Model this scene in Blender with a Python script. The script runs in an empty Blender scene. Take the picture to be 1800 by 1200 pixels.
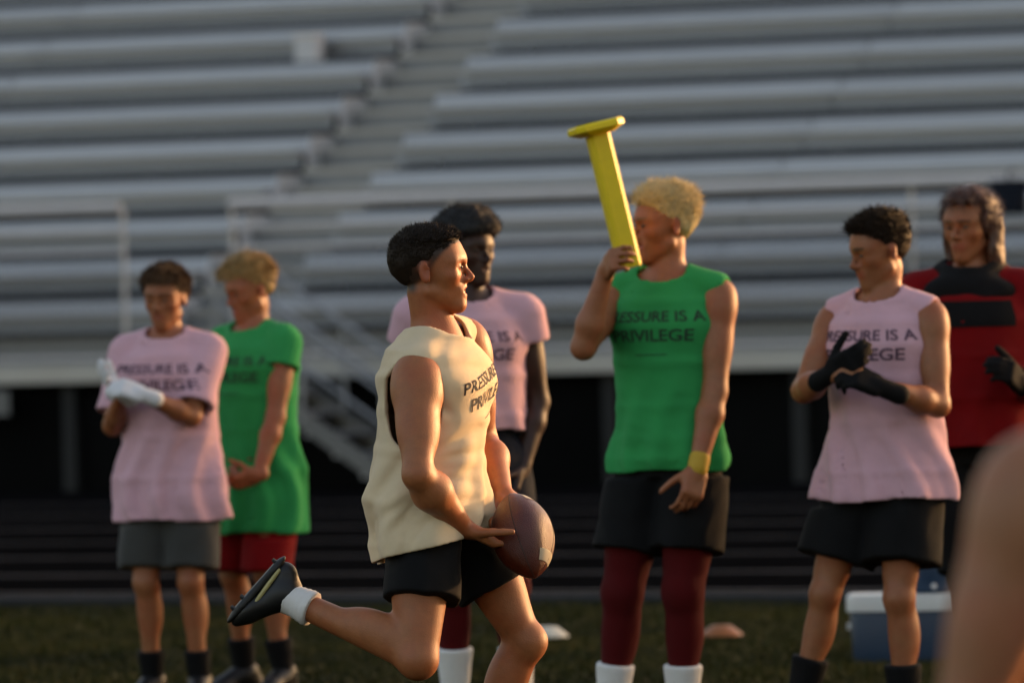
import bpy, math, random
import numpy as np
from mathutils import Vector, Matrix
from mathutils.bvhtree import BVHTree

random.seed(7); np.random.seed(7)
scn = bpy.context.scene
C = scn.collection

# ------------------------------------------------------------------ camera, sky, sun, exposure
EYE = 1.37                       # eye height of the photographer
FPX = 12000.0                    # focal length in photo pixels (1800 wide) = 240 mm on full frame
ROLL = math.radians(1.28)
cam_d = bpy.data.cameras.new('camera'); cam = bpy.data.objects.new('camera', cam_d); C.objects.link(cam)
cam.location = (0, 0, EYE)
cam_d.sensor_width = 36.0; cam_d.lens = FPX * 36.0 / 1800.0
cam_d.clip_start = 0.1; cam_d.clip_end = 5000
cam.rotation_mode = 'QUATERNION'
_m = Matrix(((math.cos(ROLL), math.sin(ROLL), 0), (0, 0, -1), (-math.sin(ROLL), math.cos(ROLL), 0)))
cam.rotation_quaternion = _m.to_quaternion()
cam_d.dof.use_dof = True; cam_d.dof.focus_distance = 18.6; cam_d.dof.aperture_fstop = 4.5
scn.camera = cam

SUN_EL = math.radians(7); SUN_AZ = math.radians(55)        # low, just over the top of the stand behind the players
world = bpy.data.worlds.new('World'); scn.world = world; world.use_nodes = True
wn = world.node_tree.nodes; wl = world.node_tree.links
sky = wn.new('ShaderNodeTexSky'); sky.sky_type = 'NISHITA'; sky.sun_disc = False
sky.sun_elevation = SUN_EL; sky.sun_rotation = SUN_AZ
sky.air_density = 1.0; sky.dust_density = 3.0; sky.ozone_density = 1.0
bg = wn['Background']; bg.inputs['Strength'].default_value = 0.13
wl.new(sky.outputs[0], bg.inputs['Color'])
sd = bpy.data.lights.new('sun', 'SUN'); sd.energy = 2.5; sd.angle = math.radians(2.5); sd.color = (1.0, 0.62, 0.30)
sun = bpy.data.objects.new('sun', sd); C.objects.link(sun)
sdir = Vector((math.sin(SUN_AZ)*math.cos(SUN_EL), math.cos(SUN_AZ)*math.cos(SUN_EL), math.sin(SUN_EL)))
sun.rotation_euler = sdir.to_track_quat('Z', 'Y').to_euler()
scn.view_settings.view_transform = 'Standard'; scn.view_settings.look = 'None'
scn.view_settings.exposure = 1.9; scn.view_settings.gamma = 1.0
scn.view_settings.use_white_balance = True; scn.view_settings.white_balance_temperature = 7600; scn.view_settings.white_balance_tint = 22

# ------------------------------------------------------------------ measuring helpers
CR = np.array([math.cos(ROLL), 0, -math.sin(ROLL)]); CU = np.array([math.sin(ROLL), 0, math.cos(ROLL)])
def P(px, py, d):
    return np.array([0, d, EYE]) + d*((px-900)/FPX*CR + (600-py)/FPX*CU)
def G(px, py):
    v = np.array([0, 1, 0]) + (px-900)/FPX*CR + (600-py)/FPX*CU
    t = -EYE/v[2]
    return np.array([0, 0, EYE]) + t*v
def V(*a): return np.array(a, dtype=float)
def nrm(v): v = np.asarray(v, float); return v/max(np.linalg.norm(v), 1e-9)

# ------------------------------------------------------------------ materials
MATS = {}
def mat(name, col, rough=0.7, metal=0.0, var=0.0, vscale=8.0, bump=0.0, bscale=200.0, sss=0.0, spec=0.5, sheen=0.0, stretch=None, tint=False, coat=0.0, mottle=None):
    if name in MATS: return MATS[name]
    m = bpy.data.materials.new(name); m.use_nodes = True
    n = m.node_tree.nodes; l = m.node_tree.links; b = n['Principled BSDF']
    b.inputs['Roughness'].default_value = rough; b.inputs['Metallic'].default_value = metal
    b.inputs['Specular IOR Level'].default_value = spec
    b.inputs['Base Color'].default_value = (*col, 1)
    if sheen: b.inputs['Sheen Weight'].default_value = sheen; b.inputs['Sheen Roughness'].default_value = 0.5
    if coat: b.inputs['Coat Weight'].default_value = coat; b.inputs['Coat Roughness'].default_value = 0.25
    if sss:
        b.inputs['Subsurface Weight'].default_value = sss; b.inputs['Subsurface Radius'].default_value = (1, 0.35, 0.2)
        b.inputs['Subsurface Scale'].default_value = 0.012
    tc = n.new('ShaderNodeTexCoord'); vec = tc.outputs['Object']
    if stretch:
        mp = n.new('ShaderNodeMapping'); mp.inputs['Scale'].default_value = stretch
        l.new(vec, mp.inputs['Vector']); vec = mp.outputs['Vector']
    cur = None
    if var > 0:
        t = n.new('ShaderNodeTexNoise'); t.inputs['Scale'].default_value = vscale; t.inputs['Detail'].default_value = 6; t.inputs['Roughness'].default_value = 0.65
        l.new(vec, t.inputs['Vector'])
        r = n.new('ShaderNodeMapRange'); r.inputs['From Min'].default_value = 0.25; r.inputs['From Max'].default_value = 0.75
        r.inputs['To Min'].default_value = 1-var; r.inputs['To Max'].default_value = 1+var
        l.new(t.outputs['Fac'], r.inputs['Value'])
        oi = n.new('ShaderNodeObjectInfo'); r2 = n.new('ShaderNodeMapRange')
        r2.inputs['To Min'].default_value = 1-var*0.5; r2.inputs['To Max'].default_value = 1+var*0.5
        l.new(oi.outputs['Random'], r2.inputs['Value'])
        mu = n.new('ShaderNodeMath'); mu.operation = 'MULTIPLY'
        l.new(r.outputs[0], mu.inputs[0]); l.new(r2.outputs[0], mu.inputs[1])
        vm = n.new('ShaderNodeVectorMath'); vm.operation = 'SCALE'; vm.inputs[0].default_value = col
        l.new(mu.outputs[0], vm.inputs['Scale']); cur = vm.outputs[0]
        mr = n.new('ShaderNodeMapRange'); mr.inputs['To Min'].default_value = max(rough-0.12, 0.05); mr.inputs['To Max'].default_value = min(rough+0.12, 1)
        l.new(t.outputs['Fac'], mr.inputs['Value']); l.new(mr.outputs[0], b.inputs['Roughness'])
    if mottle:
        t3 = n.new('ShaderNodeTexNoise'); t3.inputs['Scale'].default_value = 11; t3.inputs['Detail'].default_value = 5; l.new(vec, t3.inputs['Vector'])
        r3 = n.new('ShaderNodeMapRange'); r3.inputs['From Min'].default_value = .42; r3.inputs['From Max'].default_value = .72; r3.inputs['To Max'].default_value = .55
        l.new(t3.outputs['Fac'], r3.inputs['Value']); mx3 = n.new('ShaderNodeMix'); mx3.data_type = 'RGBA'
        if cur is None: mx3.inputs['A'].default_value = (*col, 1)
        else: l.new(cur, mx3.inputs['A'])
        mx3.inputs['B'].default_value = (*mottle, 1); l.new(r3.outputs[0], mx3.inputs['Factor']); cur = mx3.outputs['Result']
    if tint:
        at = n.new('ShaderNodeAttribute'); at.attribute_name = 'tint'
        sp = n.new('ShaderNodeSeparateColor'); l.new(at.outputs['Color'], sp.inputs['Color'])
        for idx, tc_ in ((0, tint[0]), (1, tint[1]), (2, tint[2])):
            mx = n.new('ShaderNodeMix'); mx.data_type = 'RGBA'
            if cur is None: mx.inputs['A'].default_value = (*col, 1)
            else: l.new(cur, mx.inputs['A'])
            mx.inputs['B'].default_value = (*tc_, 1); l.new(sp.outputs[idx], mx.inputs['Factor']); cur = mx.outputs['Result']
    if cur is not None: l.new(cur, b.inputs['Base Color'])
    if bump > 0:
        t2 = n.new('ShaderNodeTexNoise'); t2.inputs['Scale'].default_value = bscale; t2.inputs['Detail'].default_value = 4
        l.new(vec, t2.inputs['Vector'])
        bp = n.new('ShaderNodeBump'); bp.inputs['Strength'].default_value = bump; bp.inputs['Distance'].default_value = 0.01
        l.new(t2.outputs['Fac'], bp.inputs['Height']); l.new(bp.outputs[0], b.inputs['Normal'])
    MATS[name] = m
    return m

def skin(name, col, hair=(0.02, 0.012, 0.008), mottle=True):
    lip = (min(col[0]*1.0, 1), col[1]*0.55, col[2]*0.65); flush = (min(col[0]*1.08, 1), col[1]*0.62, col[2]*0.55)
    return mat(name, col, rough=0.5, var=0.16, vscale=40, bump=0.15, bscale=260, sss=0.08, spec=0.4, tint=(hair, lip, flush), mottle=flush)
def cloth(name, col, var=0.06, rough=0.9, sheen=0.15, bump=0.25): return mat(name, col, rough=rough, var=var, vscale=14, bump=bump, bscale=900, sheen=sheen, spec=0.2)

# ------------------------------------------------------------------ object helpers
def raw_mesh(name, verts, faces, smooth=False):
    me = bpy.data.meshes.new(name)
    verts = np.asarray(verts, np.float32); faces = np.asarray(faces, np.int32)
    nv, nf, k = len(verts), len(faces), faces.shape[1]
    me.vertices.add(nv); me.vertices.foreach_set('co', verts.ravel())
    me.loops.add(nf*k); me.loops.foreach_set('vertex_index', faces.ravel())
    me.polygons.add(nf); me.polygons.foreach_set('loop_start', np.arange(0, nf*k, k, dtype=np.int32))
    me.update(calc_edges=True)
    if smooth: me.shade_smooth()
    return me
def link(name, me, m, parent=None):
    o = bpy.data.objects.new(name, me); C.objects.link(o)
    if m is not None and me is not None and not me.materials: me.materials.append(m)
    if parent is not None: o.parent = parent
    return o
def tag(o, label=None, cat=None, group=None, kind=None):
    if label: o['label'] = label
    if cat: o['category'] = cat
    if group: o['group'] = group
    if kind: o['kind'] = kind
    return o
def empty(name, loc, rz=0.0):
    o = bpy.data.objects.new(name, None); C.objects.link(o); o.location = loc; o.rotation_euler = (0, 0, rz); o.empty_display_size = 0.1
    return o
class MB:
    """collects boxes, tubes and lathes into one mesh"""
    def __init__(s): s.v = []; s.f = []
    def poly(s, pts, faces):
        o = len(s.v); s.v += [tuple(p) for p in pts]; s.f += [tuple(i+o for i in f) for f in faces]; return s
    def box(s, x0, x1, y0, y1, z0, z1, bev=0.0):
        if bev <= 0:
            return s.poly([(x0,y0,z0),(x1,y0,z0),(x1,y1,z0),(x0,y1,z0),(x0,y0,z1),(x1,y0,z1),(x1,y1,z1),(x0,y1,z1)],
                          [(0,3,2,1),(4,5,6,7),(0,1,5,4),(1,2,6,5),(2,3,7,6),(3,0,4,7)])
        b = bev                                    # long box: profile in y,z with cut corners, run along x
        pr = [(y0+b,z0),(y1-b,z0),(y1,z0+b),(y1,z1-b),(y1-b,z1),(y0+b,z1),(y0,z1-b),(y0,z0+b)]
        pts = [(x0,y,z) for y,z in pr]+[(x1,y,z) for y,z in pr]
        fs = [(i,(i+1)%8,(i+1)%8+8,i+8) for i in range(8)]+[tuple(range(7,-1,-1)), tuple(range(8,16))]
        return s.poly(pts, fs)
    def prism(s, prof, x0, x1):
        n = len(prof)
        pts = [(x0,y,z) for y,z in prof]+[(x1,y,z) for y,z in prof]
        return s.poly(pts, [(i,(i+1)%n,(i+1)%n+n,i+n) for i in range(n)]+[tuple(range(n-1,-1,-1)), tuple(range(n,2*n))])
    def tube(s, a, b, r0, r1=None, n=10):
        r1 = r0 if r1 is None else r1
        a = np.asarray(a, float); b = np.asarray(b, float); d = nrm(b-a)
        u = nrm(np.cross(d, V(0,0,1) if abs(d[2]) < 0.9 else V(1,0,0))); w = np.cross(d, u)
        an = [2*math.pi*i/n for i in range(n)]
        pts = [a+r0*(math.cos(t)*u+math.sin(t)*w) for t in an]+[b+r1*(math.cos(t)*u+math.sin(t)*w) for t in an]
        return s.poly(pts, [(i,(i+1)%n,(i+1)%n+n,i+n) for i in range(n)]+[tuple(range(n-1,-1,-1)), tuple(range(n,2*n))])
    def lathe(s, prof, n=28, c=(0,0,0), sx=1.0, sy=1.0):
        pts = []; m = len(prof)
        for r, z in prof:
            for i in range(n):
                t = 2*math.pi*i/n; pts.append((c[0]+sx*r*math.cos(t), c[1]+sy*r*math.sin(t), c[2]+z))
        fs = [(j*n+i, j*n+(i+1)%n, (j+1)*n+(i+1)%n, (j+1)*n+i) for j in range(m-1) for i in range(n)]
        fs += [tuple(range(n-1,-1,-1)), tuple((m-1)*n+i for i in range(n))]
        return s.poly(pts, fs)
    def mesh(s, name, smooth=False):
        me = bpy.data.meshes.new(name); me.from_pydata([tuple(map(float, p)) for p in s.v], [], s.f); me.update()
        if smooth:
            me.shade_smooth()
            me.set_sharp_from_angle(angle=math.radians(40))
        return me
    def build(s, name, m, parent=None, smooth=False): return link(name, s.mesh(name, smooth), m, parent)

# ================================================================== SETTING
YAW = math.radians(25.6)         # the stand and the track run at this angle to the picture plane
CY, SY = math.cos(YAW), math.sin(YAW)
ORG = V(0, 64.5, 0)              # foot of the stand's front on the line of sight
def loc2w(x, y, z=0.0): return ORG + x*V(CY, -SY, 0) + y*V(SY, CY, 0) + V(0, 0, z)
def along(py):                    # local y (across the track) of a line crossing the picture's middle at height py
    return (EYE*FPX/(py-600) - 64.5)*CY

m_soil = mat('soil_turf', (0.008, 0.009, 0.002), rough=1.0, var=0.5, vscale=0.9, bump=0.6, bscale=60, spec=0.0)
m_track = mat('track_rubber', (0.0052, 0.0050, 0.0052), rough=0.95, var=0.25, vscale=1.2, bump=0.5, bscale=220, spec=0.0)
m_line = mat('lane_paint', (0.075, 0.07, 0.068), rough=0.9, var=0.35, vscale=3, spec=.0)
o = MB().poly([(-1500,-600,0),(1500,-600,0),(1500,2400,0),(-1500,2400,0)], [(0,1,2,3)]).build('ground', m_soil); tag(o, 'dark green turf ground of the sports field', 'ground', kind='structure')
def sheet(name, y0, y1, z, m, x0=-70, x1=70, parent=None):
    pts = [loc2w(x0,y0,z), loc2w(x1,y0,z), loc2w(x1,y1,z), loc2w(x0,y1,z)]
    return MB().poly(pts, [(0,1,2,3)]).build(name, m, parent)
track = sheet('running_track', along(1060), along(856), 0.006, m_track)
tag(track, 'dark running track with thin pale lane lines', 'running track', kind='structure')
for py, w in ((1041, .22), (1009, .22), (977, .22), (949, .22), (924, .22), (901, .22), (881, .22)):
    yy = along(py); sheet('lane_line', yy-w/2, yy+w/2, 0.010, m_line, parent=track)
# ground strip between track and stand
m_asph = mat('apron_asphalt', (0.008, 0.008, 0.008), rough=0.95, var=0.3, vscale=2, spec=.0)
tag(sheet('stand_apron', along(856)+0.01, 20, 0.004, m_asph), 'dark asphalt apron under the stand', 'apron', kind='structure')
m_curb = mat('track_kerb', (0.006, 0.006, 0.006), rough=0.8, var=0.2)
kb = MB(); y0 = along(1060)
kb.prism([(y0-0.12, 0.0), (y0-0.003, 0.0), (y0-0.003, 0.05), (y0-0.10, 0.05), (y0-0.12, 0.03)], -60, 60)
kb.v = [tuple(loc2w(*p)) for p in kb.v]
tag(kb.build('track_kerb', m_curb), 'low dark kerb along the inner edge of the track', 'kerb', kind='structure')

# ---- grass blades over the part of the field in view
def grass():
    n = 190000
    d = np.random.uniform(23.0, 36.5, n); ux = np.random.uniform(-1.5, 1.5, n)
    x = ux*d*900/FPX*1.25; y = d.copy()
    ly = (x*SY + (y-64.5)*CY)
    keep = ly < along(1060)-0.13
    x, y = x[keep], y[keep]; n = len(x)
    pn = np.sin(x*1.7+1.3*np.sin(y*1.1))+np.sin(y*2.3+x*0.9)+0.7*np.sin(x*4.1-y*3.3)
    hgt = np.random.uniform(0.012, 0.032, n)*(1+0.22*pn)
    ang = np.random.uniform(0, 2*np.pi, n); w = np.random.uniform(0.0025, 0.005, n)
    lx, lyy = np.random.normal(0, 0.014, n), np.random.normal(0, 0.014, n)
    b0 = np.stack([x-w*np.cos(ang), y-w*np.sin(ang), np.full(n, 0.001)], 1)
    b1 = np.stack([x+w*np.cos(ang), y+w*np.sin(ang), np.full(n, 0.001)], 1)
    tp = np.stack([x+lx, y+lyy, hgt], 1)
    v = np.stack([b0, b1, tp], 1).reshape(-1, 3); f = np.arange(3*n).reshape(-1, 3)
    me = raw_mesh('grass', v, f)
    col = np.zeros((n, 3, 4), np.float32); base = np.array([0.026, 0.031, 0.002]); dry = np.array([0.050, 0.043, 0.003]); dk = np.array([0.006, 0.009, 0.001])
    t = np.clip(np.random.normal(0.35, 0.25, n)+0.12*pn, 0, 1)[:, None]; t2 = np.clip(np.random.normal(0.25, 0.3, n)-0.15*pn, 0, 1)[:, None]
    c = (base*(1-t)+dry*t)*(1-t2)+dk*t2
    col[:, :, :3] = c[:, None, :]; col[:, :, 3] = 1
    a = me.color_attributes.new('blade', 'FLOAT_COLOR', 'POINT'); a.data.foreach_set('color', col.ravel())
    m = bpy.data.materials.new('grass_blade'); m.use_nodes = True; nn = m.node_tree.nodes; b = nn['Principled BSDF']
    at = nn.new('ShaderNodeAttribute'); at.attribute_name = 'blade'; m.node_tree.links.new(at.outputs['Color'], b.inputs['Base Color'])
    b.inputs['Roughness'].default_value = 0.7; b.inputs['Specular IOR Level'].default_value = 0.2
    g = link('grass', me, m); tag(g, 'short worn olive green grass at the edge of the field', 'grass', kind='stuff')
grass()

# ---- the aluminium stand
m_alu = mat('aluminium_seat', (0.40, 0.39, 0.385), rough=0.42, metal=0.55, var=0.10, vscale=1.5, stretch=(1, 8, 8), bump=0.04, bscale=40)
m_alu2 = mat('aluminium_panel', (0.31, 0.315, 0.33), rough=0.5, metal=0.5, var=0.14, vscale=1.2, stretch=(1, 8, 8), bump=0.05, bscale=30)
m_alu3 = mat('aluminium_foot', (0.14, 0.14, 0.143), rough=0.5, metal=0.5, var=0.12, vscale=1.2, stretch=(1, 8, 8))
m_end = mat('end_metal', (0.55, 0.55, 0.555), rough=0.5, metal=0.3, var=0.1)
m_step = mat('aisle_metal', (0.22, 0.225, 0.235), rough=0.5, metal=0.5, var=0.14, vscale=1.2)
m_nose = mat('step_nosing', (0.33, 0.32, 0.32), rough=0.35, metal=0.4, var=0.12, vscale=2)
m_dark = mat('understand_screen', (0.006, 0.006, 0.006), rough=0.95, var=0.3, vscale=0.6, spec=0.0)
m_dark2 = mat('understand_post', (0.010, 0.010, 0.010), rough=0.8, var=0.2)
m_rail = mat('rail_tube', (0.60, 0.55, 0.53), rough=0.35, metal=0.1, var=0.08, vscale=3)
m_wire = mat('fence_wire', (0.07, 0.07, 0.07), rough=0.5, metal=0.6)
stand = empty('grandstand', ORG, -YAW); tag(stand, 'grey aluminium grandstand with long rows of bench seating behind the players', 'grandstand')
RISE, TREAD, Z0, Y0 = 0.411, 0.75, 1.49, 0.9
XA0, XA1 = -4.25, -3.15          # the aisle
NR = 15; SEG = 4.5
segs = [(-16.65, -12.9), (-12.89, -8.6), (-8.59, XA0), (XA1, 1.35), (1.36, 5.85), (5.86, 10.4), (10.41, 14.9)]
cache = {}
def plank(name, key, prof, x0, x1, y, z, m):
    k = (key, round(x1-x0, 3))
    if k not in cache: cache[k] = MB().prism(prof, 0, x1-x0).mesh(key)
    o = link(name, cache[k], m, stand); o.location = (x0, y, z); return o
seat_p = [(0.0,0.0),(0.29,0.0),(0.29,0.05),(0.015,0.05),(0.0,0.035)]
low_p = [(0.055,0.072),(0.075,0.072),(0.10,0.192),(0.08,0.192),(0.067,0.125),(0.072,0.12),(0.071,0.112),(0.064,0.107)]
up_p = [(0.23,0.215),(0.25,0.215),(0.31,0.375),(0.29,0.375),(0.262,0.302),(0.268,0.298),(0.265,0.292),(0.259,0.294)]
foot_p = [(0.30,0.381),(1.04,0.381),(1.04,0.406),(0.29,0.406),(0.285,0.392)]
rng = random.Random(3)
for k in range(NR):
    y = Y0+TREAD*k; z = Z0+RISE*k
    for i, (a, b) in enumerate(segs):
        j = rng.uniform(-0.004, 0.004)
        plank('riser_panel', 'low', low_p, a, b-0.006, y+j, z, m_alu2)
        plank('back_panel', 'up', up_p, a, b-0.006, y+j, z, m_alu)
        plank('seat_plank', 'seat', seat_p, a+0.004, b-0.01, y-0.02+j, z+0.195, m_alu)
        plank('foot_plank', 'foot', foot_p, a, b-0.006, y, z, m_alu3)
    # aisle: a full step and a half step per row, with pale nosings
    for h in range(2):
        yy = y+0.10+h*TREAD/2; zz = z+0.05+h*RISE/2
        key = 'aisle_step'
        if key not in cache: cache[key] = MB().box(0, XA1-XA0-0.02, 0, 0.5, -0.20, 0.0).mesh(key)
        o = link('aisle_step', cache[key], m_step, stand); o.location = (XA0+0.01, yy, zz)
        key = 'step_nosing'
        if key not in cache: cache[key] = MB().box(0, XA1-XA0-0.02, -0.02, 0.03, -0.05, 0.004).mesh(key)
        n_ = link('step_nosing', cache[key], m_nose, o)
    for xe in (XA0-.012, XA1-.008):
        if 'end_panel' not in cache: cache['end_panel'] = MB().prism([(.20, -.08), (1.03, -.08), (1.03, .40), (.30, .40), (.20, .20)], 0, .02).mesh('end_panel')
        e_ = link('end_panel', cache['end_panel'], m_end, stand); e_.location = (xe, y, z)
# raked frame behind the planks, deck, fascia, dark screen below
fr = MB()
for x in np.arange(-16, 15.1, 1.94):
    fr.poly([(x-.03,Y0+.34,Z0-.05),(x+.03,Y0+.34,Z0-.05),(x+.03,Y0+.34+NR*TREAD,Z0-.05+NR*RISE),(x-.03,Y0+.34+NR*TREAD,Z0-.05+NR*RISE),
             (x-.03,Y0+.34,Z0-.25),(x+.03,Y0+.34,Z0-.25),(x+.03,Y0+.34+NR*TREAD,Z0-.25+NR*RISE),(x-.03,Y0+.34+NR*TREAD,Z0-.25+NR*RISE)],
            [(0,1,2,3),(7,6,5,4),(0,4,5,1),(1,5,6,2),(2,6,7,3),(3,7,4,0)])
fr.build('raker_beam', m_dark2, stand)
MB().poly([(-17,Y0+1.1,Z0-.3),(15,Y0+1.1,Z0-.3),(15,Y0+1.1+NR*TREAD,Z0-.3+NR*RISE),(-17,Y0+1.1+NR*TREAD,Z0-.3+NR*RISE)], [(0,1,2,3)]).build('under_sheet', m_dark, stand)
for a, b in segs:
    MB().box(a, b-.006, 0.02, Y0+0.30, 1.17, 1.22).build('deck_plank', m_alu3, stand)
    MB().box(a, b-.006, -0.02, 0.018, 1.06, 1.235, 0.008).build('fascia_panel', m_alu, stand)
    MB().box(a, b-.006, Y0+0.30, Y0+0.32, 1.222, Z0+0.02).build('riser_panel', m_alu2, stand)
MB().box(XA0, XA1-.006, 0.02, Y0+0.30, 1.17, 1.22).build('deck_plank', m_alu3, stand)
MB().box(XA0, XA1-.006, -0.02, 0.018, 1.06, 1.235, 0.008).build('fascia_panel', m_alu, stand)
MB().box(-16, -5.45, -0.05, -0.025, 0.76, 1.0).build('lower_fascia', m_alu3, stand)
for i in range(17):
    x = -16.5+1.94*i
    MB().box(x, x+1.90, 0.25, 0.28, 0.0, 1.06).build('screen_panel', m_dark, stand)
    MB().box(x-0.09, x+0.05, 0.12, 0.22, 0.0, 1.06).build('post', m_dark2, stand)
YB = Y0+NR*TREAD+.35
for a, b in segs+[(XA0, XA1), (14.91, 25), (25.01, 35), (35.01, 45), (45.01, 55), (55.01, 65), (65.01, 75)]:
    MB().box(a, b-.006, YB, YB+.04, 0.0, 8.45).build('sun_block_panel', m_alu3, stand)  # unseen wall added to block low sun from the track and legs
# guard fence on the deck edge: rails, posts and wire
def fence(x0, x1):
    for z, r in ((2.75, .055), (2.53, .026), (2.33, .022), (1.30, .018)):
        MB().tube((x0,0.03,z), (x1,0.03,z), r, n=8).build('rail', m_rail, stand, True)
    n = max(1, round((x1-x0)/2.3))
    for i in range(n+1):
        x = x0+(x1-x0)*i/n
        MB().tube((x,0.075,1.23), (x,0.075,2.75), 0.026, n=8).build('fence_post', m_rail, stand, True)
    w = MB(); hh = 1.02; t = 0.0034
    for sg in (1, -1):
        for x in np.arange(x0-hh, x1+hh, 0.075):
            a = V(x, .05+.003*sg, 1.31 if sg > 0 else 1.31+hh); b = a+V(hh, 0, hh*sg)
            ta = max(0, (x0-a[0])/hh); tb = min(1, (x1-a[0])/hh)
            if tb-ta < .03: continue
            a, b = a+(b-a)*ta, a+(b-a)*tb
            w.poly([a+V(0,0,t),a+V(0,-t,-t),a+V(0,t,-t),b+V(0,0,t),b+V(0,-t,-t),b+V(0,t,-t)], [(0,1,4,3),(1,2,5,4),(2,0,3,5)])
    o = w.build('chain_link', m_wire, stand); o['kind'] = 'stuff'
fence(-14.0, -4.2); fence(-3.0, 13.5)
# stair from the deck opening down to the right
stair = empty('access_stair', loc2w(-2.55, -0.1), -YAW); tag(stair, 'grey metal access stair with handrail leading up to the grandstand deck', 'stair')
L, Hh = 1.75, 1.2
for yy in (-1.0, -0.12):
    MB().poly([(-.05,yy-.02,Hh),(L,yy-.02,0.0),(L,yy-.02,.20),(-.05,yy-.02,Hh+.19),(-.05,yy+.02,Hh),(L,yy+.02,0.0),(L,yy+.02,.20),(-.05,yy+.02,Hh+.19)],
              [(0,1,2,3),(7,6,5,4),(0,4,5,1),(1,5,6,2),(2,6,7,3),(3,7,4,0)]).build('stringer', m_alu3, stair)
    MB().tube((-.05,yy,Hh+1.0),(L,yy,1.0),.028,n=8).build('handrail', m_alu2, stair, True)
    MB().tube((-.05,yy,Hh+.6),(L,yy,.6),.02,n=8).build('handrail', m_alu2, stair, True)
    for x in (-.03, L*.5, L-.02):
        z = Hh*(1-x/L); MB().tube((x,yy,z+.05),(x,yy,z+1.0),.024,n=8).build('rail_post', m_alu2, stair, True)
for i in range(6):
    x = L*(i+.5)/6; z = Hh*(1-(i+.5)/6)
    MB().box(x-.14, x+.16, -.97, -.15, z+.02, z+.06).build('tread', m_alu2, stair)
MB().box(-1.0, -.06, -1.02, -.10, 1.15, 1.21).build('landing', m_alu3, stair)

# ================================================================== implicit-surface modelling (bodies, hair, clothes)
CULL = 0.13
def smin(a, b, k):
    if k <= 0: return np.minimum(a, b)
    h = np.maximum(k-np.abs(a-b), 0)/k
    return np.minimum(a, b)-h*h*k*0.25
def smax(a, b, k): return -smin(-a, -b, k)
F4 = lambda q: np.asarray(q, np.float32)
class RC:                                   # tapered capsule
    def __init__(s, a, b, ra, rb):
        s.a = F4(a); s.b = F4(b); s.ra, s.rb = ra, rb
        s.c = (s.a+s.b)/2; s.r = np.linalg.norm(s.b-s.a)/2+max(ra, rb)
    def ev(s, p, bc, br):
        q = p-s.a; ba = s.b-s.a; bb = float(max(ba@ba, 1e-12)); qb = q@ba; t = np.minimum(np.maximum(qb/bb, 0), 1)
        d2 = np.einsum('ij,ij->i', q, q)-2*t*qb+t*t*bb
        return np.sqrt(np.maximum(d2, 0))-(s.ra+t*(s.rb-s.ra))
class EL:                                   # oriented ellipsoid, rows of M are its axes
    def __init__(s, c, rad, M=None):
        s.c = F4(c); s.rad = F4(rad); s.M = F4(np.eye(3) if M is None else M); s.r = max(rad)
    def ev(s, p, bc, br):
        q = (p-s.c)@(s.M.T/s.rad); q2 = q/s.rad
        k0 = np.sqrt(np.einsum('ij,ij->i', q, q)); k1 = np.sqrt(np.einsum('ij,ij->i', q2, q2))
        return k0*(k0-1)/np.maximum(k1, 1e-6)
class BX:                                   # rounded box
    def __init__(s, c, half, M, rnd):
        s.c = F4(c); s.h = F4(half); s.M = F4(M); s.rd = rnd; s.r = np.linalg.norm(half)
    def ev(s, p, bc, br):
        q = np.abs((p-s.c)@s.M.T)-(s.h-s.rd)
        return np.linalg.norm(np.maximum(q, 0), axis=1)+np.minimum(q.max(1), 0)-s.rd
class LOFT:                                 # elliptical sections along a spine: (centre, lateral axis, forward axis, half width, half depth)
    def __init__(s, secs):
        s.s = [(F4(c), F4(nrm(l)), F4(nrm(f)), float(a), float(b)) for c, l, f, a, b in secs]
        cs = np.array([q[0] for q in s.s]); s.c = cs.mean(0); s.r = max(np.linalg.norm(q[0]-s.c)+max(q[3], q[4]) for q in s.s)
    def ev(s, p, bc, br):
        out = None
        for (c0, l0, f0, a0, b0), (c1, l1, f1, a1, b1) in zip(s.s[:-1], s.s[1:]):
            if np.linalg.norm((c0+c1)/2-bc)-np.linalg.norm(c1-c0)/2-max(a0, a1, b0, b1)-br > CULL: continue
            ax = c1-c0; L2 = float(ax@ax); K = np.stack([ax/L2, l0, l1, f0, f1], 1); q = (p-c0)@K; ck = ax@K
            t = q[:, 0]; tc = np.minimum(np.maximum(t, 0), 1); ov = np.abs(t-tc)*math.sqrt(L2); e1 = 1-tc
            x = (q[:, 1]-tc*ck[1])*e1+(q[:, 2]-tc*ck[2])*tc; y = (q[:, 3]-tc*ck[3])*e1+(q[:, 4]-tc*ck[4])*tc
            a = a0+(a1-a0)*tc; b = b0+(b1-b0)*tc
            k0 = np.sqrt((x/a)**2+(y/b)**2); k1 = np.sqrt((x/a**2)**2+(y/b**2)**2)
            d = np.where(k0 < 0.05, (k0-1)*np.minimum(a, b), k0*(k0-1)/np.maximum(k1, 1e-6))
            d = np.where(ov > 0, np.sqrt(np.maximum(d, 0)**2+ov**2), d)
            out = d if out is None else smin(out, d, 0.02)
        return np.full(len(p), min(CULL, 1.0)) if out is None else out
class UN:
    def __init__(s, k, *nodes):
        s.k = k; s.n = [x for x in nodes]
        cs = np.array([q.c for q in s.n]); s.c = (cs.min(0)+cs.max(0))/2; s.r = max(np.linalg.norm(q.c-s.c)+q.r for q in s.n)
    def ev(s, p, bc, br):
        out = None
        for q in s.n:
            if np.linalg.norm(q.c-bc)-q.r-br > CULL: continue
            d = q.ev(p, bc, br); out = d if out is None else smin(out, d, s.k)
        return np.full(len(p), min(CULL, 1.0)) if out is None else out
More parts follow.
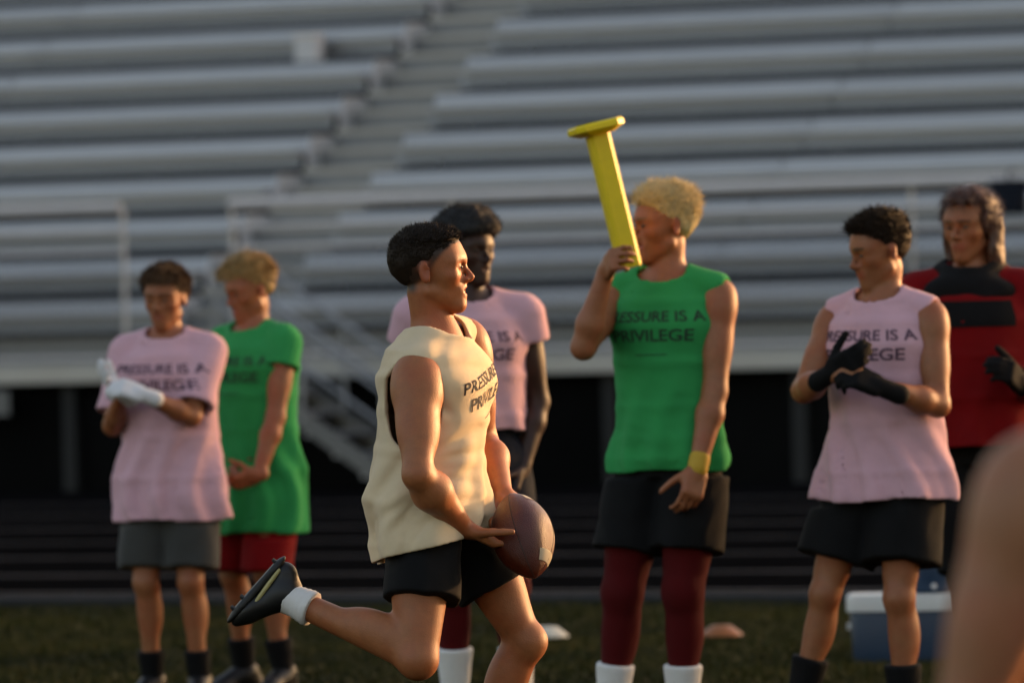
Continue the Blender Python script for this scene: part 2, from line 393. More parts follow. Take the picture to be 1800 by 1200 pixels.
class FN:                                   # node from a function of points
    def __init__(s, fn, c, r): s.fn, s.c, s.r = fn, np.asarray(c, float), r
    def ev(s, p, bc, br): return s.fn(p, bc, br)

def polygonise(node, h, smooth=1, pad=0.03, slack=1.2):
    lo = node.c-node.r-pad; n = np.ceil((2*node.r+2*pad)/(4*h)).astype(int); n = np.array([n, n, n])
    ii = np.stack(np.meshgrid(*[np.arange(k) for k in n], indexing='ij'), -1).reshape(-1, 3)
    # two level search for the blocks the surface runs through
    def active(idx, size):
        cen = lo+(idx+0.5)*size; res = np.zeros(len(idx))
        for s in range(0, len(idx), 4096):
            p = cen[s:s+4096]; bc = (p.min(0)+p.max(0))/2; br = np.linalg.norm(p.max(0)-p.min(0))/2
            res[s:s+4096] = node.ev(p, bc, br)
        return idx[np.abs(res) < size*slack]
    n4 = np.ceil(n/4).astype(int)
    big = np.stack(np.meshgrid(*[np.arange(k) for k in n4], indexing='ij'), -1).reshape(-1, 3)
    cen = lo+(big+0.5)*16*h
    global CULL
    sv = CULL; CULL = 1e9; keep = []
    for s in range(0, len(big), 4096):
        p = cen[s:s+4096]; keep.append(node.ev(p, p.mean(0), 1.0))
    CULL = sv
    big = big[np.abs(np.concatenate(keep)) < 16*h*1.5]
    sub = np.stack(np.meshgrid(*[np.arange(4)]*3, indexing='ij'), -1).reshape(-1, 3)
    blk = active((big[:, None]*4+sub[None]).reshape(-1, 3), 4*h)
    g5 = np.stack(np.meshgrid(*[np.arange(5)]*3, indexing='ij'), -1).reshape(-1, 3)
    vals = np.empty((len(blk), 125))
    step = 64
    for s in range(0, len(blk), step):
        b = blk[s:s+step]; p = (lo+((b[:, None]*4+g5[None])*h)).reshape(-1, 3).astype(np.float32)
        bc = (p.min(0)+p.max(0))/2; br = np.linalg.norm(p.max(0)-p.min(0))/2
        vals[s:s+step] = node.ev(p, bc, br).reshape(len(b), 125)
    vals = vals.reshape(-1, 5, 5, 5)
    cor = [(i, j, k) for i in (0, 1) for j in (0, 1) for k in (0, 1)]
    cv = np.stack([vals[:, i:i+4, j:j+4, k:k+4] for i, j, k in cor], -1)
    ins = cv < 0; act = ins.any(-1) & ~ins.all(-1)
    w = np.argwhere(act); cv = cv[act]; ins = ins[act]
    cell = blk[w[:, 0]]*4+w[:, 1:]
    acc = np.zeros((len(cell), 3)); cnt = np.zeros(len(cell)); cor = np.array(cor, float)
    for a in range(8):
        for b in range(a+1, 8):
            if np.abs(cor[a]-cor[b]).sum() != 1: continue
            x = ins[:, a] != ins[:, b]; t = cv[:, a]/np.where(x, cv[:, a]-cv[:, b], 1)
            acc += np.where(x[:, None], cor[a]+t[:, None]*(cor[b]-cor[a]), 0); cnt += x
    vert = lo+(cell+acc/cnt[:, None])*h
    key = lambda c: (c[:, 0]*100003+c[:, 1])*100003+c[:, 2]
    ks = key(cell.astype(np.int64)); order = np.argsort(ks); sk = ks[order]
    quads = []
    for ax, cb in ((0, 4), (1, 2), (2, 1)):
        m = ins[:, 0] != ins[:, cb]; c = cell[m].astype(np.int64); fl = ins[m, 0]
        u = np.zeros(3, np.int64); u[(ax+1) % 3] = 1; v = np.zeros(3, np.int64); v[(ax+2) % 3] = 1
        q = []; ok = np.ones(len(c), bool)
        for off in (0*u, -u, -u-v, -v):
            kk = key(c+off); pos = np.clip(np.searchsorted(sk, kk), 0, len(sk)-1); ok &= sk[pos] == kk; q.append(order[pos])
        q = np.stack(q, 1)[ok]; fl = fl[ok]
        q[~fl] = q[~fl][:, ::-1]; quads.append(q)
    f = np.concatenate(quads)
    for _ in range(smooth):
        a = np.zeros_like(vert); c = np.zeros(len(vert))
        for i in range(4):
            np.add.at(a, f[:, i], vert[f[:, (i+1) % 4]]+vert[f[:, (i+3) % 4]]); np.add.at(c, f[:, i], 2)
        vert = np.where(c[:, None] > 0, 0.5*vert+0.5*a/np.maximum(c, 1)[:, None], vert)
    return vert, f

def ik(S, W, l1, l2, hint):
    S, W, hint = map(lambda q: np.asarray(q, float), (S, W, hint))
    d = np.linalg.norm(W-S); u = (W-S)/d; d = min(d, 0.995*(l1+l2)); W = S+u*d
    a = (l1*l1-l2*l2+d*d)/(2*d); hh = math.sqrt(max(l1*l1-a*a, 0))
    pv = hint-S; pv = nrm(pv-(pv@u)*u)
    return S+a*u+hh*pv, W

def hand_nodes(W, D, N, side, k=1.0, curl=(0.35, 0.45, 0.35), fat=0.0, thumb=0.5, spread=0.0):
    """W wrist, D direction of the fingers, N the way the palm faces, side +1 right hand, -1 left; thumb leaves the side of the palm"""
    D = nrm(D); N = nrm(np.asarray(N, float)-(np.asarray(N, float)@D)*D); T = np.cross(D, N)*side
    M = np.stack([D, T, N]); o = []
    o.append(BX(W+D*.052*k, (.048*k+fat, .040*k+fat, .0145*k+fat), M, .013*k))
    o.append(EL(W+D*.035*k+T*.025*k+N*.010*k, (.034*k+fat, .016*k+fat, .015*k+fat), M))
    o.append(RC(W-D*.02*k, W+D*.02*k, .026*k+fat, .024*k+fat))
    palm = UN(.012, *o); out = [palm]
    ln = [(.042, .026, .020), (.047, .029, .021), (.043, .027, .020), (.033, .021, .018)]
    for i in range(4):
        sp = (1.5-i)*(.0205*k); base = W+D*(.094-.004*abs(1.3-i))*k+T*sp
        ang = 0.0; p = base; r = (.0092 if i < 3 else .0082)*k+fat; seg = []
        dd = nrm(D+T*spread*(1.5-i)*.12)
        for q in range(3):
            ang += curl[q]*(1+0.10*i); d = dd*math.cos(ang)+N*math.sin(ang); e = p+d*ln[i][q]*k
            seg.append(RC(p, e, r*(1-.06*q), r*(.94-.06*q))); p = e
        out.append(UN(.002, *seg))
    p = W+D*.028*k+T*.034*k+N*.006*k; d = nrm(D*.62+T*(.75-.35*thumb)+N*(.15+.6*thumb))
    e = p+d*.043*k; d2 = nrm(d+D*.35+N*.35*thumb); e2 = e+d2*.032*k; e3 = e2+nrm(d2+D*.2+N*.25*thumb)*.024*k
    out.append(UN(.003, RC(p, e, .0135*k+fat, .0115*k+fat), RC(e, e2, .0112*k+fat, .0102*k+fat), RC(e2, e3, .0102*k+fat, .0088*k+fat)))
    return UN(.0045, *out)

def head_frame(c, F, U):
    F = nrm(F); U = nrm(np.asarray(U, float)-(np.asarray(U, float)@F)*F); L = np.cross(U, F)
    return c, np.stack([F, L, U])          # rows: forward, left, up
def head_node(hc, M, k=1.0, mouth=0.0):
    w = lambda x, y, z: hc+k*(x*M[0]+y*M[1]+z*M[2])
    e = lambda x, y, z, a, b, c: EL(w(x, y, z), (a*k, b*k, c*k), M)
    skull = UN(.03, e(-.014, 0, .040, .100, .076, .084), e(.030, 0, .045, .062, .064, .062))
    face = UN(.022, e(.030, 0, -.022, .058, .060, .088),
              RC(w(.000, .050, -.055), w(.070, .012, -.098), .017*k, .015*k), RC(w(.000, -.050, -.055), w(.070, -.012, -.098), .017*k, .015*k),
              e(.072, 0, -.096, .022, .024, .019), e(.052, .042, -.014, .030, .024, .022), e(.052, -.042, -.014, .030, .024, .022),
              e(.070, 0, -.058, .028, .030, .030))
    brow = UN(.015, RC(w(.086, .010, .031), w(.066, .046, .030), .011*k, .010*k), RC(w(.086, -.010, .031), w(.066, -.046, .030), .011*k, .010*k))
    base = UN(.028, skull, face, brow)
    nose = UN(.008, RC(w(.086, 0, .020), w(.116, 0, -.019), .0075*k, .0080*k), e(.098, .012, -.026, .012, .008, .009), e(.098, -.012, -.026, .012, .008, .009), RC(w(.090, 0, -.030), w(.110, 0, -.026), .009*k, .008*k))
    lips = UN(.006, RC(w(.0935, .006, -.0485), w(.082, .026, -.053), .0072*k, .0045*k), RC(w(.0935, -.006, -.0485), w(.082, -.026, -.053), .0072*k, .0045*k),
              RC(w(.0905, .008, -.0635-mouth), w(.080, .024, -.058), .0080*k, .0045*k), RC(w(.0905, -.008, -.0635-mouth), w(.080, -.024, -.058), .0080*k, .0045*k))
    ears = []
    for sg in (1, -1):
        A = nrm(M[1]*sg*1.0-M[0]*.45); Bx = nrm(M[2]*.96-M[0]*.22); Bx = nrm(Bx-(Bx@A)*A); Cx = np.cross(A, Bx)
        Me = np.stack([A, Bx, Cx])
        ears.append((EL(w(-.012, sg*.078, -.002), (.0075*k, .033*k, .019*k), Me), EL(w(-.006, sg*.0865, .000), (.006*k, .018*k, .009*k), Me)))
    sock = [EL(w(.092, s*.031, .010), (.016*k, .019*k, .011*k), M) for s in (1, -1)]
    lids = [EL(w(.0785, s*.032, .010), (.0120*k, .015*k, .0115*k), M) for s in (1, -1)]
    slit = EL(w(.105, 0, -.0562-mouth*.5), (.022*k, .022*k, (.0022+mouth)*k), M)
    nos = [EL(w(.102, s*.0075, -.036), (.006*k, .004*k, .006*k), M) for s in (1, -1)]
    def fn(p, bc, br):
        d = base.ev(p, bc, br)
        for s in sock: d = smax(d, -s.ev(p, bc, br), .012)
        for s in lids: d = smin(d, s.ev(p, bc, br), .004)
        d = smin(d, nose.ev(p, bc, br), .010); d = smin(d, lips.ev(p, bc, br), .007)
        d = smax(d, -slit.ev(p, bc, br), .003)
        for s in nos: d = smax(d, -s.ev(p, bc, br), .003)
        for a, b in ears: d = smin(d, smax(a.ev(p, bc, br), -b.ev(p, bc, br), .004), .006)
        return d
    return FN(fn, hc, .16*k)

def wob(p, seed, amp, freq, ax=(1, 1, 1)):
    r = np.random.RandomState(seed); out = np.zeros(len(p), np.float32); ax = np.asarray(ax, float)
    for i in range(5):
        d = nrm(r.normal(size=3))*ax*freq*(0.7+0.35*i); ph = r.uniform(0, 6.28)
        out += np.sin(p@F4(d)+ph+1.4*np.sin(p@F4(r.normal(size=3)*freq*.35)+ph))/(1+.5*i)
    return amp*out/2.2

TXT = {}
def text_tris(body, size, bold=0.02, shear=0.0, space=1.0):
    if (body, size, bold) in TXT: return TXT[(body, size, bold)]
    cu = bpy.data.curves.new('txt', 'FONT'); cu.body = body; cu.size = size; cu.align_x = 'CENTER'; cu.offset = bold*size; cu.shear = shear; cu.space_character = space
    cu.resolution_u = 3
    o = bpy.data.objects.new('txt', cu); C.objects.link(o)
    bpy.context.view_layer.update()
    me = bpy.data.meshes.new_from_object(o); me.calc_loop_triangles()
    v = np.array([q.co[:] for q in me.vertices]); t = np.array([q.vertices[:] for q in me.loop_triangles])
    bpy.data.objects.remove(o); bpy.data.curves.remove(cu); bpy.data.meshes.remove(me)
    TXT[(body, size, bold)] = (v, t)
    return v, t
def project_marks(verts2, tris, cen, Lx, Uy, F, bvh, lift=0.003):
    """lay flat print (x along Lx, y along Uy) on to a surface met when looking along -F"""
    out = []; ok = []
    for x, y in verts2[:, :2]:
        th = x/.155; dr = F*math.cos(th)+Lx*math.sin(th)        # the cloth wraps round the chest
        og = Vector(cen-F*.02+Uy*y+dr*.6); hit = bvh.ray_cast(og, Vector(-dr), .6)
        if hit[0] is None: out.append((0, 0, 0)); ok.append(False)
        else: out.append(tuple(np.array(hit[0])+np.array(hit[1])*lift if np.dot(hit[1], dr) > 0 else np.array(hit[0])+dr*lift)); ok.append(True)
    ok = np.array(ok); tr = np.array([t for t in tris if ok[list(t)].all()])
    return np.array(out), tr

# ------------------------------------------------------------------ people
class Person:
    def __init__(s, H, label, base, res, skin_mat, group=None):
        s.H = H; s.k = H/1.8; s.h = res; s.base = np.asarray(base, float); s.skin = skin_mat
        s.root = empty('person', s.base); tag(s.root, label, 'person', group); s.extra = []
    def add(s, name, node_or_mesh, m, parent=None, h=None, smooth=1):
        v, f = polygonise(node_or_mesh, h or s.h, smooth) if not isinstance(node_or_mesh, tuple) else node_or_mesh
        me = raw_mesh(name, v-s.base, f, True)
        return link(name, me, m, s.root if parent is None else parent)
    def frames(s, Lp, Fp, Lc, Fc): s.Lp, s.Fp, s.Lc, s.Fc = map(nrm, (Lp, Fp, Lc, Fc))
    def spine(s, t):
        # hip centre (0) to base of neck (1)
        c = s.pel+(s.neck-s.pel)*t; u = min(max(t, 0), 1)
        return c, nrm(s.Lp*(1-u)+s.Lc*u), nrm(s.Fp*(1-u)+s.Fc*u)
    def torso(s, grow=0.0, ga=1.0, gb=1.0):
        k = s.k; out = []
        for t, a, b in ((-.10, .120, .085), (0, .165, .112), (.12, .160, .110), (.30, .140, .098), (.55, .152, .110), (.75, .168, .116), (.88, .150, .098), (1.0, .075, .068)):
            c, l, f = s.spine(t); out.append((c, l, f, a*k*ga+grow, b*k*gb+grow))
        return LOFT(out)
    def body(s, build=1.0, hands=True, tintfn=None, name='body'):
        k = s.k; bk = build
        up = nrm(s.neck-s.pel)
        parts = [s.torso()]
        tor = UN(.05, s.torso(), RC(s.neck+up*.02*k, s.SR+up*.01*k, .045*k, .034*k), RC(s.neck+up*.02*k, s.SL+up*.01*k, .045*k, .034*k),
                 EL(s.spine(.74)[0]+s.Fc*.060*k+s.Lc*.075*k, (.075*k, .05*k, .06*k), np.stack([s.Lc, s.Fc, up])),
                 EL(s.spine(.74)[0]+s.Fc*.060*k-s.Lc*.075*k, (.075*k, .05*k, .06*k), np.stack([s.Lc, s.Fc, up])))
        arms = []
        for S, E, W, hd in ((s.SR, s.ER, s.WR, s.HR_), (s.SL, s.EL_, s.WL, s.HL_)):
            ua = nrm(E-S); fa = nrm(W-E)
            bend = (S+W)/2-E; bend = bend-(bend@ua)*ua; bend = nrm(bend) if np.linalg.norm(bend) > .02 else s.Fc
            Mu = np.stack([ua, bend, np.cross(ua, bend)])
            arm = UN(.020, EL(S+ua*.035*k, (.082*k*bk, .058*k*bk, .058*k*bk), Mu), RC(S, E, .050*k*bk, .040*k),
                     EL(S+(E-S)*.52+bend*.012*k, (.095*k, .040*k*bk, .043*k*bk), Mu), EL(S+(E-S)*.45-bend*.014*k, (.11*k, .036*k*bk, .040*k*bk), Mu),
                     RC(E, E+(W-E)*.3, .039*k, .043*k*bk), RC(E+(W-E)*.3, W, .042*k*bk, .0265*k))
            if hands and hd is not None: arm = UN(.012, arm, hd)
            arms.append(arm)
        legs = []
        for Hp, K, A, T, Uf in ((s.hR, s.kR, s.aR, s.tR, s.uR), (s.hL, s.kL, s.aL, s.tL, s.uL)):
            th = nrm(K-Hp); sh = nrm(A-K)
            bk_ = (Hp+A)/2-K; bk_ = bk_-(bk_@sh)*sh; bk_ = nrm(bk_) if np.linalg.norm(bk_) > .02 else nrm(-s.Fp)
            Ms = np.stack([sh, bk_, np.cross(sh, bk_)]); Mt = np.stack([th, -bk_+(bk_@th)*th, np.cross(th, bk_)])
            Mt[1] = nrm(Mt[1]); Mt[2] = nrm(np.cross(Mt[0], Mt[1]))
            legs.append(UN(.026, RC(Hp+(K-Hp)*.08, K, .086*k, .050*k), EL(Hp+(K-Hp)*.45+Mt[1]*.020*k, (.17*k, .070*k, .076*k), Mt), EL(Hp+(K-Hp)*.80+Mt[1]*.012*k+Mt[2]*.022*k, (.06*k, .034*k, .034*k), Mt), EL(Hp+(K-Hp)*.80+Mt[1]*.012*k-Mt[2]*.022*k, (.06*k, .034*k, .034*k), Mt),
                           EL(K-bk_*.014*k, (.046*k, .044*k, .046*k), Ms), RC(K, A, .046*k, .034*k), EL(K+(A-K)*.30+bk_*.028*k, (.120*k, .048*k, .054*k), Ms),
                           RC(A, A+T*.10*k-Uf*.060*k, .031*k, .018*k)))
        hn = head_node(s.hc, s.hM, s.hk, getattr(s, 'mouth', 0.0)); M = s.hM
        nk = UN(.02, RC(s.neck-up*.02, s.hc-M[2]*.055-M[0]*.018, .056*k, .050*k), RC(s.neck+s.Fc*.030*k, s.hc-M[2]*.085-M[0]*.004, .036*k, .032*k))
        neckn = UN(.03, nk, tor); limbs = UN(.02, *arms); leg = UN(.012, *legs)
        def fn(p, bc, br):
            d = neckn.ev(p, bc, br)
            d = smin(d, hn.ev(p, bc, br), .012) if np.linalg.norm(hn.c-bc)-hn.r-br < CULL else d
            for l in legs:
                if np.linalg.norm(l.c-bc)-l.r-br < CULL: d = smin(d, l.ev(p, bc, br), .03)
            for a in arms:
                if np.linalg.norm(a.c-bc)-a.r-br < CULL: d = smin(d, a.ev(p, bc, br), .022)
            return d
        al = UN(0, neckn, hn, *legs, *arms)
        v, f = polygonise(FN(fn, al.c, al.r), s.h, 1)
        s.bv = v
        me = raw_mesh(name, v-s.base, f, True)
        q = ((v-s.hc)@M.T)/s.hk; x, y, z = q[:, 0], q[:, 1], q[:, 2]
        tint = np.zeros((len(v), 4), np.float32); tint[:, 3] = 1
        sm = lambda a, b, t: np.clip((t-a)/(b-a), 0, 1)
        tint[:, 1] = 0.75*sm(.030, .020, np.abs(y))*sm(.083, .0895, x)*sm(-.073, -.069, z)*sm(-.043, -.047, z)
        er = np.exp(-(((x+.012)/.022)**2+((np.abs(y)-.084)/.014)**2+((z+.002)/.036)**2)); tint[:, 2] = np.clip(1.1*er, 0, .8)
        tint[:, 2] = np.maximum(tint[:, 2], .25*np.exp(-(((x-.075)/.03)**2+((z+.02)/.02)**2)))
        if tintfn is not None: tint[:, 0] = tintfn(x, y, z)
        # eyebrows belong to the skin's own colouring
        br = sm(.0055, .0035, np.abs(z-.0335+.10*np.maximum(np.abs(y)-.03, 0)))*sm(.008, .014, np.abs(y))*sm(.054, .050, np.abs(y))*sm(.05, .06, x)
        tint[:, 0] = np.maximum(tint[:, 0], .92*br)
        lash = sm(.0035, .0018, np.abs(z-.0125))*sm(.016, .020, np.abs(y))*sm(.047, .043, np.abs(y))*sm(.06, .07, x); tint[:, 0] = np.maximum(tint[:, 0], .7*lash)
        a = me.color_attributes.new('tint', 'FLOAT_COLOR', 'POINT'); a.data.foreach_set('color', tint.ravel())
        s.bodyobj = link(name, me, s.skin, s.root)
        return s.bodyobj
    def eyes(s):
        M, k = s.hM, s.hk
        for sg in (1, -1):
            c = s.hc+k*(.0800*M[0]+sg*.0315*M[1]+.009*M[2])
            s.add('eye', UN(0, EL(c+M[0]*.0022, (.0122*k, .0098*k, .0056*k), M)), mat('eye', (.05, .035, .025), rough=.3), h=.0022, smooth=0)
    def hair(s, m, th=.012, top=.006, fade=False, line=0.0, bump=.003, freq=90, back=-.07, lobes=(), seed=1, blades=0, blen=.014, flow=(-.6, 0, .2), ears=True, h=None, fringe=0.0, long=False, taper=.85):
        hc, M, k = s.hc, s.hM, s.hk
        def fn(p, bc, br):
            q = (p-F4(hc))@F4(M.T/k); x, y, z = q[:, 0], q[:, 1], q[:, 2]
            if fade: t = np.interp(z, [-.06, -.01, .015, .035, .06, .09, .12], [-.006, -.004, .0, .002, .006, .010, .011])
            if fade: t = np.where(z > -.052, np.maximum(t, np.interp(x, [-.07, -.03], [.007, -.006])), t)
            else: t = th+top*np.clip((z-.03)/.08, 0, 1)
            rad = np.stack([.100+t, .076+t, .084+t], 1)
            qq = q-np.array([-.014, 0, .040]); k0 = np.linalg.norm(qq/rad, axis=1); k1 = np.linalg.norm(qq/rad**2, axis=1); d = k0*(k0-1)/np.maximum(k1, 1e-6)
            rad2 = np.stack([.062+t, .064+t, .062+t], 1); qq = q-np.array([.030, 0, .045]); k0 = np.linalg.norm(qq/rad2, axis=1); k1 = np.linalg.norm(qq/rad2**2, axis=1)
            d = smin(d, k0*(k0-1)/np.maximum(k1, 1e-6), .03)
            xl = np.interp(z, [-.09, -.035, -.005, .025, .050, .075+line, .090+line, .13], [-.045, -.040, .000, .018, .040, .068+fringe, .14, .25])+.006*np.sin(y*240+z*60)
            if long: xl = np.where(np.abs(y) > .058, .035+.01*np.sin(z*60), xl)
            x2 = np.interp(z+.003, [-.09, -.035, -.005, .025, .050, .075+line, .090+line, .13], [-.045, -.040, .000, .018, .040, .068+fringe, .14, .25])+.006*np.sin(y*240+(z+.003)*60)
            dist = (xl-x)/np.sqrt(1+((x2-xl)/.003)**2) if not long else (xl-x)*.7
            if not long: d = d+taper*(th+top)*np.clip(1-dist/.030, 0, 1)**1.5
            for (c, r) in lobes:
                c = np.array(c); r = np.array(r); qq = q-c; k0 = np.linalg.norm(qq/r, axis=1); k1 = np.linalg.norm(qq/r**2, axis=1); d = smin(d, k0*(k0-1)/np.maximum(k1, 1e-6), .02)
            d = d+wob(q, seed, bump, freq)+wob(q, seed+5, bump*.6, freq*2.2)
            d = smax(d, -dist, .006); d = smax(d, back-z+.1*(x+.09), .006)
            if ears: d = smax(d, -(np.sqrt(((x+.010)/1.0)**2+((np.abs(y)-.085)*1.2)**2+((z+.002)*.75)**2)-.027), .004)
            return d*k
        v, f = polygonise(FN(fn, hc, .24*k), h or s.h, 1)
        if blades:
            r = np.random.RandomState(seed); fi = r.randint(0, len(f), blades); c = v[f[fi]].mean(1)
            n_ = np.cross(v[f[fi, 2]]-v[f[fi, 0]], v[f[fi, 3]]-v[f[fi, 1]]); n_ /= np.maximum(np.linalg.norm(n_, axis=1), 1e-9)[:, None]
            out = ((c-hc)*n_).sum(1) > .05; c, n_ = c[out], n_[out]
            fl = (np.array(flow)@M)[None]+r.normal(0, .35, (len(c), 3)); fl = fl-(fl*n_).sum(1)[:, None]*n_*.75; fl /= np.linalg.norm(fl, axis=1)[:, None]
            ln = blen*r.uniform(.5, 1.2, len(c))*np.clip(((c-hc)@M[2])/k/.09+.15, .15, 1)
            sd_ = np.cross(fl, n_); sd_ /= np.maximum(np.linalg.norm(sd_, axis=1), 1e-9)[:, None]
            bw = .0011 if s.h < .006 else .0019; a = c-sd_*bw-n_*.002; b = c+sd_*bw-n_*.002; t = c+(fl*.8+n_*.5)*ln[:, None]
            o = len(v); nb = len(c); v = np.concatenate([v, a, b, t]); i = np.arange(nb)
            f = np.concatenate([f, np.stack([o+i, o+nb+i, o+2*nb+i, o+2*nb+i], 1)])
            f3 = f[-nb:, :3]; f = f[:-nb]
            me = bpy.data.meshes.new('hair'); allv = (v-s.base).astype(np.float32)
            me.vertices.add(len(allv)); me.vertices.foreach_set('co', allv.ravel())
            lp = np.concatenate([f.ravel(), f3.ravel()]).astype(np.int32); me.loops.add(len(lp)); me.loops.foreach_set('vertex_index', lp)
            st = np.concatenate([np.arange(len(f))*4, len(f)*4+np.arange(nb)*3]).astype(np.int32); me.polygons.add(len(st)); me.polygons.foreach_set('loop_start', st)
            me.update(calc_edges=True); me.shade_smooth()
            return link('hair', me, m, s.root)
        return s.add('hair', (v, f), m)
    def shirt(s, m, secs=None, ga=1.13, gb=1.2, hem=-.12, flare=1.12, sleeve=0.0, thick=None, arm_cut=(.10, .085, .115), arm_off=(.075, 0, -.02), neck=(.085, .085, .06), nfwd=.02, wr=.006, seed=1, hemtilt=0.0, name='shirt', longsleeve=False, hipr=.112, creases=()):
        k = s.k; up = nrm(s.neck-s.pel); th = thick or max(.009, 1.9*s.h)
        if secs is None:
            out = []
            for t, a, b in ((min(hem, -.02)-.08, .172*flare, .122*flare), (0, .172*(.5+.5*flare), .122*(.5+.5*flare)), (.30, .163, .118), (.55, .163, .118), (.75, .170, .120), (.88, .150, .102), (1.0, .085, .074)):
                c, l, f = s.spine(t); out.append((c, l, f, a*k*ga, b*k*gb))
        else: out = secs
        lo = LOFT(out); nodes = [lo]
        for S in (s.SR, s.SL): nodes.append(RC(s.neck+up*.022*k+(S-s.neck)*.25, S+up*.020*k-(S-s.neck)*.06, .050*k, .048*k))
        g_ = th/2+.012
        nodes.append(s.torso(g_))
        for sg in (1, -1): nodes.append(EL(s.spine(.74)[0]+s.Fc*.060*k+sg*s.Lc*.075*k, (.075*k+g_, .05*k+g_, .06*k+g_), np.stack([s.Lc, s.Fc, up])))
        if hem < .1:
            for Hp, K in ((s.hR, s.kR), (s.hL, s.kL)): nodes.append(RC(Hp, Hp+(K-Hp)*.25, hipr*k, hipr*k))
        tor = UN(.035, *nodes); arms = []; s.shirt_tor = tor
        if sleeve:
            for S, E, W in ((s.SR, s.ER, s.WR), (s.SL, s.EL_, s.WL)):
                r = .068 if not longsleeve else .070
                arms.append(UN(.03, RC(S, E, r*k, (r+.006)*k)) if not longsleeve else UN(.03, RC(S, E, r*k, .064*k), RC(E, W, .062*k, .046*k)))
        allN = UN(.02, tor, *arms)
        nc = s.neck+s.Fc*nfwd*k+up*.03*k; Mc = np.stack([s.Lc, s.Fc, up]); nh = EL(nc, [q*k for q in neck], Mc)
        cuts = []
        if not sleeve:
            for S, sg in ((s.SR, -1), (s.SL, 1)):
                ou = s.Lc*sg
                cuts.append(EL(S+ou*arm_off[0]*k+s.Fc*arm_off[1]*k+up*arm_off[2]*k, [q*k for q in arm_cut], Mc))
        hp, _, hf = s.spine(hem); hn = nrm(nrm(s.neck-s.pel)+hf*hemtilt)
        ends = []
        for (S, E, W) in ((s.SR, s.ER, s.WR), (s.SL, s.EL_, s.WL)):
            if longsleeve: ends.append((F4(E), F4(nrm(W-E)), float(np.linalg.norm(W-E))*.95, .085*k))
            elif sleeve: ends.append((F4(S), F4(nrm(E-S)), float(np.linalg.norm(E-S))*sleeve, .105*k))
        s.hem_plane = (hp, hn)
        def fn(p, bc, br):
            d0 = tor.ev(p, bc, br)
            rel = (p-F4(s.pel))@F4(up/np.linalg.norm(s.neck-s.pel)); low = np.clip(1.1-rel, .25, 1.2)
            ph_ = p-F4(hp); ang = np.arctan2(ph_@F4(s.Lp), ph_@F4(s.Fp))
            wv = wr*low*(wob(p, seed, 1.0, 26, (1, 1, 1.1))+1.5*np.sin(ang*9+seed+3*np.sin(rel*5+seed))*np.clip(.55-rel, 0, .6)/.6)+wr*.22*wob(p, seed+9, 1, 60, (1, 1, 1.8))
            for (a_, b_, dep, wid) in creases:
                ba = b_-a_; q0 = p[:, 0]-a_[0]; q1 = p[:, 2]-a_[2]; L2 = ba[0]**2+ba[2]**2
                tt = np.clip((q0*ba[0]+q1*ba[2])/L2, 0, 1); cr = (q0*ba[2]-q1*ba[0])/math.sqrt(L2)
                dd_ = np.sqrt((q0-tt*ba[0])**2+(q1-tt*ba[2])**2)
                wv = wv+1.05*dep*(np.exp(-(dd_/(.95*wid))**2)-.55*np.exp(-(dd_/(2.1*wid))**2))*(.35+.65*np.sin(np.pi*tt))
            wv = np.minimum(wv-.002*(len(creases) > 0), .008)
            d = d0
            for a, (o_, ax, L, rr) in zip(arms, ends):
                t = (p-o_)@ax; d = smin(d, smax(a.ev(p, bc, br), t-L, .003), .03)
            d = np.abs(d+wv)-th/2
            for a, (o_, ax, L, rr) in zip(arms, ends):
                q = p-o_; t = q@ax; rad = np.sqrt(np.maximum(np.einsum('ij,ij->i', q, q)-t*t, 0))
                cap = np.maximum(np.maximum(np.abs(t-L-.02)-.03, rad-rr), .012-d0); d = smax(d, -cap, .003)
            d = smax(d, -nh.ev(p, bc, br), .004)
            for c in cuts: d = smax(d, -c.ev(p, bc, br), .004)
            return smax(d, -(ph_@F4(hn))+.006*np.sin(ang*3+seed), .004)
        v, f = polygonise(FN(fn, allN.c, allN.r), s.h, 2, slack=2.0 if creases else 1.4)
        s.shirt_v, s.shirt_f = v, f
        s.wrap_c = out
        s.shirtobj = s.add(name, (v, f), m)
        return s.shirtobj
    def shorts(s, m, leg=.62, r0=.112, r1=.125, wr=.006, seed=4, name='shorts', top=.22, h=None, clip=True, slim=1.0):
        k = s.k; up = nrm(s.neck-s.pel); secs = []; th_ = max(.009, 1.9*s.h)
        for t, a, b in ((-.10, .15, .115), (0, .180, .130), (.12, .170, .122), (top, .155, .112)):
            c, l, f = s.spine(t); secs.append((c, l, f, a*k*slim, b*k*slim))
        nodes = [LOFT(secs)]; legs = []
        for Hp, K in ((s.hR, s.kR), (s.hL, s.kL)): legs.append(RC(Hp, K, r0*k, r1*k))
        al = UN(.03, *nodes, *legs)
        def fn(p, bc, br):
            d = nodes[0].ev(p, bc, br)
            for (Hp, K), l in zip(((s.hR, s.kR), (s.hL, s.kL)), legs):
                e = l.ev(p, bc, br); ax = nrm(K-Hp); t = (p-Hp)@ax; e = smax(e, t-leg*np.linalg.norm(K-Hp), .006)
                d = smin(d, e, .02)
            d = d+wob(p, seed, wr, 28, (1, 1, .6))+wob(p, seed+3, wr*.5, 60)
            hp, hn = s.hem_plane; ab = (p-hp)@hn
            if clip: d = np.where(ab > -.03, np.maximum(d, np.minimum(s.shirt_tor.ev(p, bc, br)+th_/2+.008, ab+.02)), d)
            c, _, _ = s.spine(top); return smax(d, (p-c)@up, .005)
        return s.add(name, FN(fn, al.c, al.r), m, h=h)
